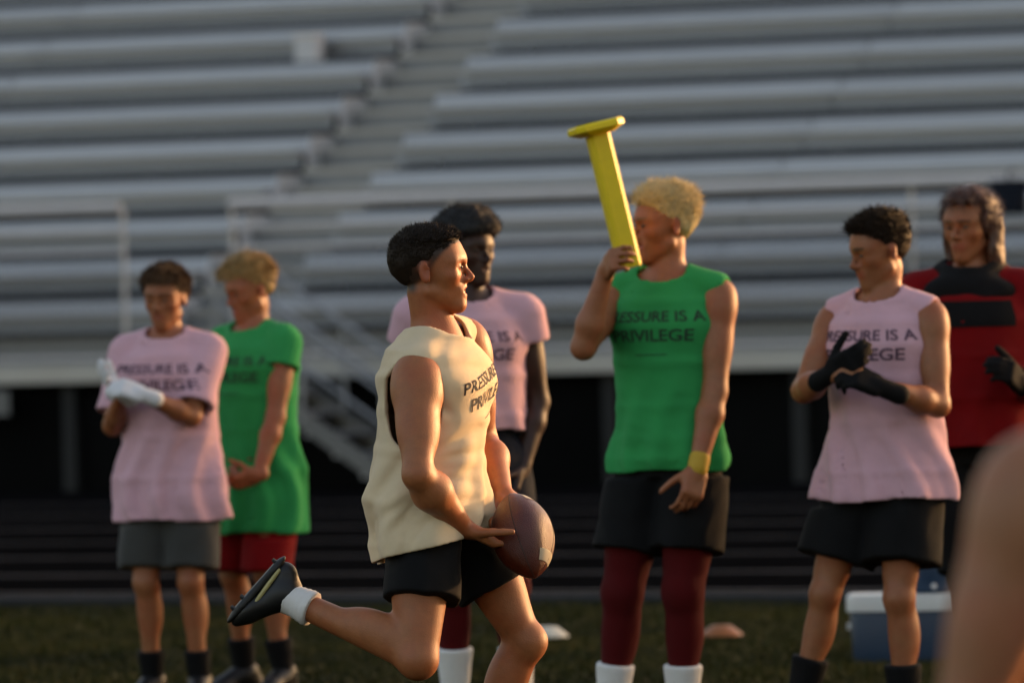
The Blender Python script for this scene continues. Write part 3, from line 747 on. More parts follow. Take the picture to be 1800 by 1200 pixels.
    def tights(s, m, t0=.3, t1=.95, name='shaded_leg'):  # bare legs in shade get painted red covers; trousers use it too
        k = s.k
        for Hp, K, A in ((s.hR, s.kR, s.aR), (s.hL, s.kL, s.aL)):
            sh = nrm(A-K); bk_ = nrm(-s.Fp-((-s.Fp)@sh)*sh)
            Ms = np.stack([sh, bk_, np.cross(sh, bk_)])
            a = Hp+(K-Hp)*t0; b = K+(A-K)*t1
            n = UN(.035, RC(a, K, .092*k, .064*k), EL(K-bk_*.012*k, (.06*k, .056*k, .058*k), Ms), RC(K, b, .057*k, .045*k), EL(K+(A-K)*.30+bk_*.022*k, (.13*k, .057*k, .060*k), Ms))
            s.add(name, FN(lambda p, bc, br, n=n: n.ev(p, bc, br)+wob(p, 3, .0015, 70), n.c, n.r), m)
    def socks(s, m, hgt=.17, thick=.007, fold=False):
        k = s.k
        for K, A, T, Uf in ((s.kR, s.aR, s.tR, s.uR), (s.kL, s.aL, s.tL, s.uL)):
            sh = nrm(K-A); top = A+sh*hgt*k; f = hgt/.40
            n = UN(.02, RC(A, top, .037*k+thick, (.037+.047*f)*k+thick), RC(A, A+T*.045*k-Uf*.045*k, .036*k+thick*.5, .030*k))
            def fn(p, bc, br, n=n, A=A, sh=sh, top=top):
                t = (p-A)@sh
                return smax(n.ev(p, bc, br)+.0012*np.sin(t*420)+wob(p, 2, .001, 90), (p-top)@sh, .004)
            s.add('sock', FN(fn, n.c, n.r), m)
    def shoes(s, m, m_sole, m_trim=None, h=None, studs=True, size=1.0):
        k = s.k*size
        for A, T, U_ in ((s.aR, s.tR, s.uR), (s.aL, s.tL, s.uL)):
            T = nrm(T); U_ = nrm(U_-(U_@T)*T); L_ = np.cross(U_, T); M = np.stack([T, L_, U_])
            o = A-U_*.062*k
            up_ = UN(.025, EL(o-T*.045*k+U_*.012*k, (.045*k, .036*k, .045*k), M), RC(A-T*.012*k, A+T*.005*k-U_*.02*k, .048*k, .044*k), RC(o+U_*.046*k, o+T*.105*k+U_*.006*k, .050*k, .038*k),
                     EL(o+T*.112*k-U_*.004*k, (.064*k, .043*k, .031*k), M))
            def fn(p, bc, br, n=up_, o=o, U_=U_, A=A, T=T):
                d = n.ev(p, bc, br)+wob(p, 5, .0012, 60); d = smax(d, -((p-o)@U_)-.020*k, .004)
                return smax(d, (p-A-U_*.038*k-T*.0)@nrm(U_-T*.3), .006)
            sh = s.add('shoe', FN(fn, up_.c, up_.r), m, h=h)
            sole = UN(.02, EL(o-T*.045*k-U_*.024*k, (.050*k, .040*k, .012*k), M), RC(o-T*.03*k-U_*.024*k, o+T*.10*k-U_*.024*k, .036*k, .044*k), EL(o+T*.112*k-U_*.022*k, (.070*k, .046*k, .014*k), M))
            def fs(p, bc, br, n=sole, o=o, U_=U_, T=T):
                d = n.ev(p, bc, br); t = (p-o)@U_; ti = (p-o)@T; c = -.026*k+.10*np.maximum(ti-.13*k, 0)
                return smax(d, np.abs(t-c)-.011*k, .004)
            so = s.add('sole', FN(fs, sole.c, sole.r), m_sole, parent=sh, h=h)
            if m_trim is not None:
                tr = UN(.01, RC(o-T*.035*k-U_*.012*k, o+T*.07*k-U_*.006*k, .043*k, .0445*k))
                def ft(p, bc, br, n=tr, o=o, U_=U_, T=T):
                    d = n.ev(p, bc, br); t = (p-o)@U_; ti = (p-o)@T
                    return smax(smax(d, np.abs(t+.008*k-.10*ti)-.007*k, .003), np.abs(ti-.02*k)-.075*k, .003)
                s.add('stripe', FN(ft, tr.c, tr.r), m_trim, parent=sh, h=h)
            if studs:
                for a, b in ((-.06, .018), (-.06, -.018), (.09, .028), (.09, -.028), (.135, .022), (.135, -.022)):
                    c = o+T*a*k+L_*b*k-U_*.034*k-s.base
                    MB().tube(c, c-U_*.012, .006, .004, n=8).build('stud', m_sole, so)
    def lettering(s, m, lines, t=.66, size=.05, off=0.0, bold=.02, lift=.0025):
        """flat print on the chest"""
        v, f = s.shirt_v, s.shirt_f
        bvh = BVHTree.FromPolygons([Vector(q) for q in v], f.tolist())
        up = nrm(s.neck-s.pel); cen, l, F = s.spine(t); F = nrm(s.Fc); up = nrm(up-(up@F)*F)
        for body, sz, dy in lines:
            tv, tt = text_tris(body, sz, bold); pv, pt = project_marks(tv+np.array([off, 0, 0]), tt, cen+up*dy, s.Lc, up, F, bvh, lift)
            if len(pt): link('lettering', raw_mesh('lettering', pv-s.base, pt), m, s.shirtobj)['kind'] = 'stuff'

def standing(px, ptop, sc, H, yaw, label, skin_mat, res=.008, head_yaw=None, head_pitch=0.0, feet=None, lean=0.0, group=None, width=1.0, neckfwd=.0):
    """a standing figure whose crown is seen at (px, ptop) at scale sc (photo pixels per metre)"""
    d = FPX/sc; top = P(px, ptop, d); k = H/1.8
    base = V(top[0], d, 0.0); p = Person(H, label, base, res, skin_mat, group)
    F = V(math.sin(yaw), -math.cos(yaw), 0); L = V(-F[1], F[0], 0); U = V(0, 0, 1)
    p.d = d; p.frames(L, F, L, F); off = -F*.02
    p.pel = base+U*.515*H+V(lean, 0, 0)*0; p.neck = base+U*.835*H+F*(.0+neckfwd)
    p.SR = base+U*.808*H-L*.185*k*width; p.SL = base+U*.808*H+L*.185*k*width
    p.hR = p.pel-L*.092*k; p.hL = p.pel+L*.092*k
    hy = yaw if head_yaw is None else head_yaw; hF = V(math.sin(hy)*math.cos(head_pitch), -math.cos(hy)*math.cos(head_pitch), math.sin(head_pitch))
    p.hk = 1.0*(.5+.5*k); p.hc, p.hM = head_frame(base+U*(H-.122*p.hk)+F*(.01+neckfwd*1.3), hF, U)
    p.F, p.L = F, L
    return p
def legs_to(p, aR, aL, fR=0.25, fL=0.25):
    """aR, aL: ankle ground points (world x,y); feet turned out by fR, fL"""
    k = p.k; z = .082*k
    for side, a, f in (('R', aR, fR), ('L', aL, fL)):
        hp = getattr(p, 'h'+side); A = V(a[0], a[1], z); K, A = ik(hp, A, .243*p.H, .232*p.H, hp+p.F*1.0+V(0, 0, -.4))
        sg = -1 if side == 'R' else 1
        setattr(p, 'k'+side, K); setattr(p, 'a'+side, A); T = nrm(p.F+p.L*sg*f); setattr(p, 't'+side, T); setattr(p, 'u'+side, V(0, 0, 1))
def arm_to(p, side, W, hint, hand_dir=None, palm=None, curl=(.35, .45, .35), thumb=.5, fat=0.0):
    S = p.SR if side == 'R' else p.SL
    E, W = ik(S, W, .176*p.H, .148*p.H, hint); D = nrm(W-E) if hand_dir is None else nrm(hand_dir)
    N = palm if palm is not None else nrm(p.pel-W); sg = 1 if side == 'R' else -1
    hd = hand_nodes(W, D, N, sg, p.k*1.02, curl, 0.0, thumb)
    if side == 'R': p.ER, p.WR, p.HR_ = E, W, hd
    else: p.EL_, p.WL, p.HL_ = E, W, hd
    return dict(W=W, D=D, N=N, side=sg, curl=curl, thumb=thumb)
def glove(p, hd, m, cuff=.05, h=None):
    n = hand_nodes(hd['W'], hd['D'], hd['N'], hd['side'], p.k*1.02, hd['curl'], .0035, hd['thumb'])
    D = nrm(hd['D']); g = UN(.01, n, RC(hd['W']-D*cuff, hd['W'], .036*p.k, .031*p.k))
    p.add('glove', g, m, h=h)

# ================================================================== THE RUNNER
sk_runner = skin('skin_tanned', (0.33, 0.112, 0.042))
sk_light = skin('skin_light', (0.32, 0.118, 0.052), hair=(0.16, 0.09, 0.035))
sk_light2 = skin('skin_warm', (0.29, 0.105, 0.044), hair=(0.05, 0.028, 0.015))
sk_dark = skin('skin_deep', (0.040, 0.015, 0.009))
m_cream = cloth('cream_cotton', (0.70, 0.545, 0.355))
m_pink = cloth('pink_cotton', (0.66, 0.38, 0.44))
m_green = cloth('green_cotton', (0.004, 0.29, 0.080), sheen=.03)
m_red = cloth('red_fleece', (0.18, 0.002, 0.003), sheen=0)
m_redshort = cloth('red_mesh', (0.20, 0.003, 0.004), sheen=0)
m_shaded_skin = cloth('skin_shade_red', (0.075, 0.0015, 0.002), sheen=0)  # red of leg skin in shade, put into the colour of added covers
m_black = cloth('black_nylon', (0.0035, 0.0035, 0.004), rough=.85, sheen=.0)
m_navy = cloth('navy_nylon', (0.007, 0.010, 0.018), rough=.85, sheen=0)
m_grey = cloth('grey_jersey', (0.042, 0.042, 0.039))
m_white = cloth('white_knit', (0.70, 0.68, 0.66))
m_ink = mat('shirt_ink', (0.022, 0.018, 0.022), rough=.85)
m_ink2 = mat('shirt_ink_green', (0.010, 0.045, 0.022), rough=.85)
m_ink3 = mat('shirt_ink_pink', (0.11, 0.055, 0.085), rough=.85)
m_hair_dk = mat('hair_dark_brown', (0.019, 0.010, 0.005), rough=.6, var=.5, vscale=70, spec=.2)
m_hair_br = mat('hair_brown', (0.10, 0.05, 0.022), rough=.55, var=.4, vscale=60)
m_hair_bl = mat('hair_blond', (0.36, 0.23, 0.09), rough=.55, var=.35, vscale=60)
m_hair_pl = mat('hair_pale_blond', (0.60, 0.48, 0.25), rough=.55, var=.3, vscale=60)
m_hair_bk = mat('hair_black', (0.006, 0.005, 0.005), rough=.7, var=.3, vscale=60)
m_hair_au = mat('hair_auburn', (0.06, 0.019, 0.008), rough=.5, var=.4, vscale=60)
m_shoe = mat('shoe_black', (0.005, 0.005, 0.0055), rough=.5, var=.2, vscale=30)
m_solek = mat('sole_black', (0.008, 0.008, 0.008), rough=.6)
m_shoew = mat('shoe_white', (0.62, 0.60, 0.58), rough=.5, var=.08)
m_stripe = mat('shoe_stripe', (0.42, 0.36, 0.15), rough=.4)
m_glovew = cloth('glove_white', (0.66, 0.66, 0.68), rough=.6)

D0 = 18.75
def J(px, py, dd=0.0): return P(px, py, D0+dd)
rb = J(800, 1000); rb[2] = 0.0
R_ = Person(1.80, 'sprinting player in cream sleeveless shirt and black shorts carrying a brown football', rb, .0045, sk_runner)
p = R_
p.SR, p.SL = J(734, 662, -.165), J(815, 602, .17)
p.neck = J(766, 598, 0.0); p.pel = J(770, 905, 0.0)
Lc = p.SL-p.SR; upv = p.neck-p.pel; Fc = np.cross(Lc, upv); Lp = V(.12, 1, .02); Fp = np.cross(Lp, upv)
p.frames(Lp, Fp, Lc, Fc)
p.hR, p.hL = J(752, 900, -.09), J(788, 895, .09)
p.hk = .975; p.mouth = .005
p.hc, p.hM = head_frame(J(757, 478, -.02), V(1, -.06, .03), V(-.03, 0, 1))
l1, l2 = .300, .250
p.ER, p.WR = ik(p.SR, J(816, 928, -.15), l1, l2, J(690, 842, -.44))
p.EL_, p.WL = ik(p.SL, J(884, 868, .06), l1, l2, J(838, 775, .42))
p.HR_ = hand_nodes(p.WR, V(.80, .30, -.40), V(.35, -.05, .85), 1, 1.0, (.42, .50, .40), thumb=.45, spread=.8)
p.HL_ = hand_nodes(p.WL, V(.45, -.62, -.42), V(.25, -.35, -.85), -1, 1.0, (.35, .45, .35), thumb=.3)
p.kR, p.aR = ik(p.hR, J(503, 1049, -.05), .41, .428, J(900, 1250, -.32))
p.kL, p.aL = ik(p.hL, J(846, 1368, .12), .42, .405, J(1000, 1100, .05))
sh = nrm(p.aR-p.kR)
p.tR = nrm(V(-.68, 0, -.73)); p.uR = nrm(V(.73, .05, -.68))
p.tL = nrm(V(.78, -.05, -.62)); p.uL = nrm(V(.62, 0, .78))
def fade_tint(x, y, z):
    sm = lambda a, b, t: np.clip((t-a)/(b-a), 0, 1)
    xl = np.interp(z, [-.09, -.035, -.005, .025, .050, .075, .090, .13], [-.040, -.034, .004, .022, .044, .072, .14, .25])
    return np.clip(sm(.004, -.012, x-xl)*(.35+.65*sm(-.03, .012, z)+.6*sm(-.01, -.05, x))*sm(-.062, -.040, z+.15*(x+.08)), 0, .95)*np.where((np.abs(y) > .079) & (np.abs(x+.012) < .03) & (np.abs(z) < .036), 0, 1)
p.body(build=1.28, tintfn=fade_tint)
p.eyes()
p.hair(m_hair_dk, fade=True, bump=.0018, freq=95, back=-.05, seed=11, blades=16000, blen=.014, flow=(.60, 0, .30), h=.004, fringe=.004)
# loose shirt: sections from the hem up to the neck
def sec(px, py, dd, a, b, mixv=0.5):
    l = nrm(p.Lp*(1-mixv)+p.Lc*mixv); f = nrm(p.Fp*(1-mixv)+p.Fc*mixv); return (J(px, py, dd), l, f, a, b)
rs = [sec(738, 1010, 0, .165, .098, 0), sec(736, 955, 0, .176, .114, .1), sec(737, 885, 0, .192, .136, .25), sec(748, 800, 0, .180, .120, .45), sec(757, 730, 0, .186, .126, .7), sec(760, 668, 0, .190, .128, .95), sec(763, 625, 0, .160, .105, 1), sec(767, 592, 0, .085, .075, 1)]
CRS = [(J(*a), J(*b), d_*.85, w_*1.55) for a, b, d_, w_ in (
    ((842, 752), (768, 792), .013, .011), ((846, 790), (772, 806), .012, .010), ((842, 815), (785, 850), .014, .011), ((838, 846), (768, 838), .011, .009), ((835, 872), (782, 884), .013, .010), ((826, 900), (790, 905), .010, .009),
    ((752, 862), (694, 925), .015, .012), ((722, 872), (680, 905), .012, .010), ((768, 905), (715, 940), .011, .010), ((712, 800), (668, 868), .014, .013), ((736, 925), (705, 975), .012, .010), ((690, 880), (662, 930), .012, .011),
    ((760, 700), (800, 735), .007, .012), ((800, 560), (765, 640), .006, .014), ((720, 600), (690, 640), .006, .012))]
p.shirt(m_cream, secs=rs, hem=-.17, hemtilt=-.28, arm_cut=(.13, .095, .135), arm_off=(.075, -.012, -.045), neck=(.088, .090, .058), nfwd=.015, wr=.0065, seed=21, thick=.013, hipr=.120, creases=CRS)
p.lettering(m_ink, (('PRESSURE IS A', .046, .040), ('PRIVILEGE', .052, -.016), ('_____', .032, -.050)), t=.67, bold=.010, off=.028, lift=.0016)
p.shorts(m_black, leg=.60, r0=.096, r1=.114, seed=8, h=.006, clip=False, slim=.90, top=.16)
p.socks(m_white, hgt=.085, thick=.0035)
p.shoes(m_shoe, m_solek, m_stripe, size=.88)

# ---- the football he carries
def football():
    c = J(919, 941, -.085); ax = nrm(V(.059, -.15, -.225)); o = empty('football', c)
    tag(o, 'dark brown leather football with white end stripes held by the running player', 'football')
    n, m_ = 40, 40; Lh = .140; Rr = .0855
    def ring(z, off=0.0): return Rr*max(1-(abs(z)/Lh)**2.05, 0)**.80+off
    leather = mat('ball_leather', (0.075, 0.009, 0.003), rough=.32, var=.2, vscale=25, bump=.35, bscale=420, spec=.5)
    whitep = mat('ball_stripe', (0.42, 0.36, 0.27), rough=.5, var=.08)
    prof = [(ring(z), z) for z in np.linspace(-Lh*.999, Lh*.999, m_)]
    q = Vector(ax).to_track_quat('Z', 'X')
    b = MB().lathe(prof, n).build('leather', leather, o, True); b.rotation_mode = 'QUATERNION'; b.rotation_quaternion = q
    dv = q.inverted() @ Vector((1, .75, .1)); t0 = math.atan2(dv.y, dv.x)
    for sg in (-1, 1):
        pr = [(ring(z, .0012), z) for z in np.linspace(sg*.082, sg*.108, 8)]
        pts = []; nn = 22
        for r, z in pr:
            for i in range(nn+1):
                t = math.pi*(i/nn-.5)*1.0+t0; pts.append((r*math.cos(t), r*math.sin(t), z))
        fs = [(j*(nn+1)+i, j*(nn+1)+i+1, (j+1)*(nn+1)+i+1, (j+1)*(nn+1)+i) for j in range(7) for i in range(nn)]
        e = MB().poly(pts, fs).build('stripe', whitep, b, True)
    seam = mat('ball_seam', (0.018, 0.004, 0.002), rough=.6)
    for j in range(4):
        ta = t0+math.pi/4+j*math.pi/2; sm_ = MB(); zs = np.linspace(-Lh*.985, Lh*.985, 15)
        for za, zb in zip(zs[:-1], zs[1:]):
            sm_.tube((ring(za)*math.cos(ta), ring(za)*math.sin(ta), za), (ring(zb)*math.cos(ta), ring(zb)*math.sin(ta), zb), .0014, n=5)
        sm_.build('seam', seam, b, True)
    lc = MB(); r0 = ring(0, .003)
    for i in range(8):
        z = -.042+.012*i; lc.tube((r0*math.cos(2.9)-.0, r0*math.sin(2.9), z), (r0*math.cos(3.25), r0*math.sin(3.25), z), .0028, n=6)
    lc.tube((r0*math.cos(3.07), r0*math.sin(3.07), -.052), (r0*math.cos(3.07), r0*math.sin(3.07), .052), .0028, n=6)
    lc.build('laces', whitep, b, True)
football()

# ================================================================== THE PLAYERS BEHIND
def gx(px, d): return P(px, 1200, d)[0]
LINES = (('PRESSURE IS A', .050, .045), ('PRIVILEGE', .056, -.020), ('_____', .04, -.062))
# pink shirt, grey shorts, white gloves
p = standing(292, 474, 448, 1.68, -.28, 'player in baggy pink t-shirt and grey shorts pulling on white gloves', sk_light2, head_yaw=-.35, head_pitch=-.12)
legs_to(p, (gx(268, p.d), p.d+.02), (gx(352, p.d), p.d-.03))
hr = arm_to(p, 'R', P(215, 690, p.d-.22), P(185, 800, p.d+.1), V(-.55, -.45, .45), V(.6, -.1, .6), (.3, .4, .3))
hl = arm_to(p, 'L', P(252, 694, p.d-.33), P(410, 760, p.d-.05), V(-.85, -.1, .30), V(-.2, .6, -.5), (.5, .6, .4))
p.body(); p.eyes(); glove(p, hr, m_glovew); glove(p, hl, m_glovew)
p.hair(m_hair_br, th=.011, top=.008, bump=.005, freq=60, line=-.008, seed=3, blades=9000, blen=.032, flow=(.5, 0, -.1))
p.shirt(m_pink, ga=1.24, gb=1.28, hem=-.31, flare=1.16, sleeve=.86, seed=2, wr=.008)
p.lettering(m_ink3, LINES, t=.68)
p.shorts(m_grey, leg=.88, r0=.120, r1=.122); p.socks(m_black, .125); p.shoes(m_shoe, m_solek, studs=False)
# green shirt, red shorts
p = standing(442, 462, 440, 1.71, -.75, 'blond player in green cap-sleeve shirt and red shorts beside the white gloved player', sk_light, head_yaw=-1.0, head_pitch=-.25)
legs_to(p, (gx(428, p.d), p.d+.12), (gx(500, p.d), p.d-.08))
arm_to(p, 'L', P(452, 848, p.d-.28), P(560, 790, p.d-.05), V(-.85, -.1, -.25), V(-.3, .7, .5), (.5, .6, .5))
arm_to(p, 'R', P(402, 845, p.d-.10), P(350, 780, p.d+.3), V(.5, -.7, -.3), V(.5, .4, .2), (.5, .6, .5))
p.body(); p.eyes()
p.hair(m_hair_bl, th=.010, top=.014, bump=.006, freq=60, line=-.010, seed=5, blades=9000, blen=.036, flow=(.4, 0, .1))
p.shirt(m_green, ga=1.20, gb=1.24, hem=-.46, flare=1.08, sleeve=.36, seed=6, wr=.007)
p.lettering(m_ink2, LINES, t=.68)
p.shorts(m_redshort, leg=.99, r0=.112, r1=.112); p.socks(m_black, .14); p.shoes(m_shoe, m_solek, studs=False)
# pink sleeveless, behind the runner
p = standing(820, 384, 490, 1.81, .12, 'player with black curly hair in pink cap-sleeve shirt standing directly behind the runner', sk_dark, head_yaw=.75, width=1.08)
legs_to(p, (gx(800, p.d), p.d), (gx(914, p.d), p.d))
arm_to(p, 'L', P(918, 825, p.d-.04), P(990, 690, p.d+.2), None, None)
arm_to(p, 'R', P(735, 815, p.d-.04), P(660, 690, p.d+.2), None, None)
p.body(); p.eyes()
p.hair(m_hair_bk, th=.034, top=.014, bump=.009, freq=70, back=-.055, seed=8, blades=6000, blen=.020, flow=(0, 0, .2), line=-.014, taper=.45)
p.shirt(m_pink, ga=1.16, gb=1.2, hem=.20, flare=1.0, seed=12, sleeve=.34)
p.lettering(m_ink3, LINES, t=.68)
p.shorts(m_navy, leg=.74, r0=.118, r1=.128, top=.26); p.tights(m_shaded_skin, .5, .7); p.socks(m_white, .20); p.shoes(m_shoew, m_shoew, studs=False)
# green sleeveless with the pylon
p = standing(1168, 336, 520, 1.868, -.42, 'tall pale blond player in green sleeveless shirt holding up a yellow pylon', sk_light, head_yaw=-1.2, head_pitch=-.05)
legs_to(p, (gx(1072, p.d), p.d+.05), (gx(1198, p.d), p.d-.05))
hr5 = arm_to(p, 'R', P(1066, 474, p.d-.24), P(1012, 690, p.d-.05), V(.22, -.88, .32), V(.90, .28, .0), (.85, .95, .7), thumb=.8)
arm_to(p, 'L', P(1222, 856, p.d-.24), P(1330, 690, p.d-.05), None, None, (.6, .6, .4))
PY5 = p
p.body(build=1.05); p.eyes()
p.hair(m_hair_pl, th=.010, top=.010, bump=.006, freq=60, line=-.002, seed=15, blades=10000, blen=.036, flow=(-.2, 0, .3))
p.shirt(m_green, ga=1.0, gb=1.1, hem=-.07, flare=.98, hipr=.10, seed=14, arm_cut=(.085, .085, .11), arm_off=(.085, 0, -.035))
p.lettering(m_ink2, LINES, t=.70)
p.shorts(m_black, leg=.70, r0=.112, r1=.128); p.tights(m_shaded_skin, .55, .72); p.socks(m_white, .18); p.shoes(m_shoew, m_shoew, studs=False)
w = p.WL; D_ = nrm(p.WL-p.EL_)
p.add('wristband', UN(0, RC(w-D_*.035, w-D_*.0, .036, .035)), mat('band_yellow', (.50, .29, .02), rough=.7))
# pink sleeveless with black gloves
p = standing(1548, 384, 524, 1.76, -.55, 'dark haired player in pink sleeveless shirt and black shorts fastening black gloves', sk_light2, head_yaw=-1.15, head_pitch=-.22)
legs_to(p, (gx(1400, p.d), p.d+.05), (gx(1588, p.d), p.d-.08))
hl = arm_to(p, 'L', P(1548, 680, p.d-.34), P(1700, 720, p.d-.1), V(-.85, -.25, .35), V(-.3, .6, -.4), (.5, .7, .5))
hr = arm_to(p, 'R', P(1462, 655, p.d-.30), P(1360, 740, p.d+.1), V(.55, -.55, .35), V(.5, .5, .3), (.5, .6, .4))
p.body(build=1.08); p.eyes(); glove(p, hr, m_black, .07); glove(p, hl, m_black, .07)
p.hair(m_hair_dk, th=.010, top=.007, bump=.005, freq=80, seed=17, blades=9000, blen=.030, flow=(.3, 0, .4))
p.shirt(m_pink, ga=1.20, gb=1.28, hem=-.17, flare=1.26, seed=18, arm_cut=(.10, .10, .14), arm_off=(.08, 0, -.06), wr=.009)
p.lettering(m_ink3, LINES, t=.70)
p.shorts(m_black, leg=.73, r0=.122, r1=.142); p.socks(m_black, .19); p.shoes(m_shoe, m_solek, studs=False)
# red hooded jacket, long hair
p = standing(1702, 340, 495, 1.86, -.12, 'long haired person in red hooded jacket with black collar at the right edge', sk_light2, head_yaw=-.55, head_pitch=-.1)
legs_to(p, (gx(1735, p.d), p.d), (gx(1815, p.d), p.d))
arm_to(p, 'R', P(1655, 745, p.d+.02), P(1590, 650, p.d+.3), None, None)
hl = arm_to(p, 'L', P(1792, 672, p.d-.26), P(1860, 700, p.d+.05), V(-.3, -.6, .3), V(-.6, .3, 0), (.6, .7, .5))
p.body(); p.eyes(); glove(p, hl, m_black, .05)
p.hair(m_hair_au, th=.016, top=.010, line=.012, fringe=-.012, bump=.006, freq=60, back=-.30, seed=19, ears=False, long=True,
       lobes=(((-.03, .085, -.08), (.05, .030, .14)), ((-.03, -.085, -.08), (.05, .030, .14)), ((-.075, 0, -.08), (.04, .085, .15))), blades=6000, blen=.05, flow=(0, 0, -1))
p.shirt(m_red, ga=1.26, gb=1.34, hem=.0, flare=1.05, sleeve=1.0, longsleeve=True, seed=20, name='jacket', neck=(.075, .08, .05))
up = V(0, 0, 1); Mh = np.stack([p.Lc, p.Fc, up])
hood = UN(.03, EL(p.neck+up*.03-p.Fc*.03, (.145, .13, .06), Mh), EL(p.neck-up*.05+p.Fc*.075, (.165, .070, .085), Mh), EL(p.neck+up*.0-p.Fc*.10, (.13, .08, .10), Mh))
hole = EL(p.neck+up*.09+p.Fc*.015, (.085, .085, .10), Mh)
p.add('hood', FN(lambda q, bc, br: smax(hood.ev(q, bc, br)+wob(q, 4, .006, 40), -hole.ev(q, bc, br), .01), hood.c, hood.r), m_black)
bvh = BVHTree.FromPolygons([Vector(q) for q in p.shirt_v], p.shirt_f.tolist()); bx = MB()
gv = []; gt = []
for (x0, x1, y0_, y1_) in ((-.13, .13, .035, .125),):
    nx, ny = 12, 3; o0 = len(gv)
    for j in range(ny+1):
        for i in range(nx+1): gv.append((x0+(x1-x0)*i/nx, y0_+(y1_-y0_)*j/ny))
    for j in range(ny):
        for i in range(nx):
            a = o0+j*(nx+1)+i; gt += [(a, a+1, a+nx+2), (a, a+nx+2, a+nx+1)]
pv, pt = project_marks(np.array(gv), gt, p.spine(.66)[0], p.Lc, up, p.Fc, bvh, .004)
link('chest_print', raw_mesh('chest_print', pv-p.base, pt), m_black, p.shirtobj)
p.shorts(m_black, leg=.98, r0=.112, r1=.10); p.tights(m_black, .9, .95, name='trouser_leg'); p.shoes(m_shoe, m_solek, studs=False)
# bent forward close to the camera, mostly outside the picture
dF = 8.0
p = Person(1.80, 'out of focus bare shoulder and arm of a player close to the camera', (0.86, dF, 0), .008, skin('skin_near', (0.34, 0.140, 0.068)))
p.d = dF; U_ = V(0, 0, 1); p.F = nrm(V(-.15, 1, 0)); p.L = np.cross(U_, p.F)
p.pel = V(.93, dF-.12, .84); p.neck = V(.875, dF+.26, 1.27); Fv = nrm(np.cross(p.L, p.neck-p.pel)); p.frames(p.L, Fv, p.L, Fv)
p.SL = V(.617, dF+.12, 1.185); p.SR = V(1.06, dF+.2, 1.20); p.hR = p.pel-p.L*.092; p.hL = p.pel+p.L*.092
p.hk = 1.0; p.hc, p.hM = head_frame(V(.86, dF+.40, 1.43), V(-.15, 1, -.05), V(0, .1, 1))
legs_to(p, (1.10, dF-.02), (.74, dF+.0))
arm_to(p, 'L', V(.597, dF+.16, .63), V(.45, dF+.1, .9), V(.15, .6, -.8), V(.3, .4, -.6), (.4, .5, .4))
arm_to(p, 'R', p.kR+V(.03, -.03, .09), V(1.4, dF-.2, .95), V(-.15, .6, -.8), V(-.3, .4, -.6), (.4, .5, .4))
p.body(build=1.18); p.hair(m_hair_br, seed=23)
p.shirt(m_white, ga=1.1, gb=1.15, hem=.0, flare=1.0, seed=24, arm_cut=(.14, .12, .13), arm_off=(.07, 0, -.02))
p.shorts(m_black, leg=.6); p.socks(m_black, .15); p.shoes(m_shoe, m_solek, studs=False)

# ================================================================== SMALL THINGS
m_yel = mat('pylon_yellow', (0.80, 0.57, 0.008), rough=.55, var=.08, vscale=20)
m_yel2 = mat('pylon_base_yellow', (0.86, 0.62, 0.006), rough=.45, var=.06)
def pylon():
    ax = nrm(P(1044, 232, PY5.d)-P(1104, 478, PY5.d)); Dh, Nh = nrm(hr5['D']), nrm(hr5['N'])
    a = hr5['W']+Dh*.072+Nh*.060-ax*.020; b = a+ax*.455; o = empty('pylon', a)
    tag(o, 'yellow end zone pylon held upside down with its square base on top', 'pylon')
    L = np.linalg.norm(b-a); X = nrm(np.cross(ax, V(.25, -1, 0))); Y = np.cross(ax, X); hw = .037
    M = Matrix((X, Y, ax)).transposed().to_quaternion()
    m = MB(); b_ = .012
    oc = [(hw, hw-b_), (hw-b_, hw), (-hw+b_, hw), (-hw, hw-b_), (-hw, -hw+b_), (-hw+b_, -hw), (hw-b_, -hw), (hw, -hw+b_)]
    pts = []; lv = [(0, .93), (.008, 1), (L-.01, 1.0), (L, 1.04)]
    for z, s_ in lv: pts += [(x*s_, y*s_, z) for x, y in oc]
    m.poly(pts, [(j*8+i, j*8+(i+1) % 8, (j+1)*8+(i+1) % 8, (j+1)*8+i) for j in range(3) for i in range(8)]+[tuple(range(7, -1, -1)), tuple(24+i for i in range(8))])
    pb = m.build('post', m_yel, o); pb.rotation_mode = 'QUATERNION'; pb.rotation_quaternion = M
    m = MB(); w = .085; pts = []
    for z, s_ in ((L+.002, .62), (L+.018, 1.0), (L+.034, 1.0), (L+.042, .93)):
        pts += [(x/hw*w*s_, y/hw*w*s_, z) for x, y in oc]
    m.poly(pts, [(j*8+i, j*8+(i+1) % 8, (j+1)*8+(i+1) % 8, (j+1)*8+i) for j in range(3) for i in range(8)]+[tuple(range(7, -1, -1)), tuple(24+i for i in range(8))])
    q = m.build('base', m_yel2, o); q.rotation_mode = 'QUATERNION'; q.rotation_quaternion = M
pylon()

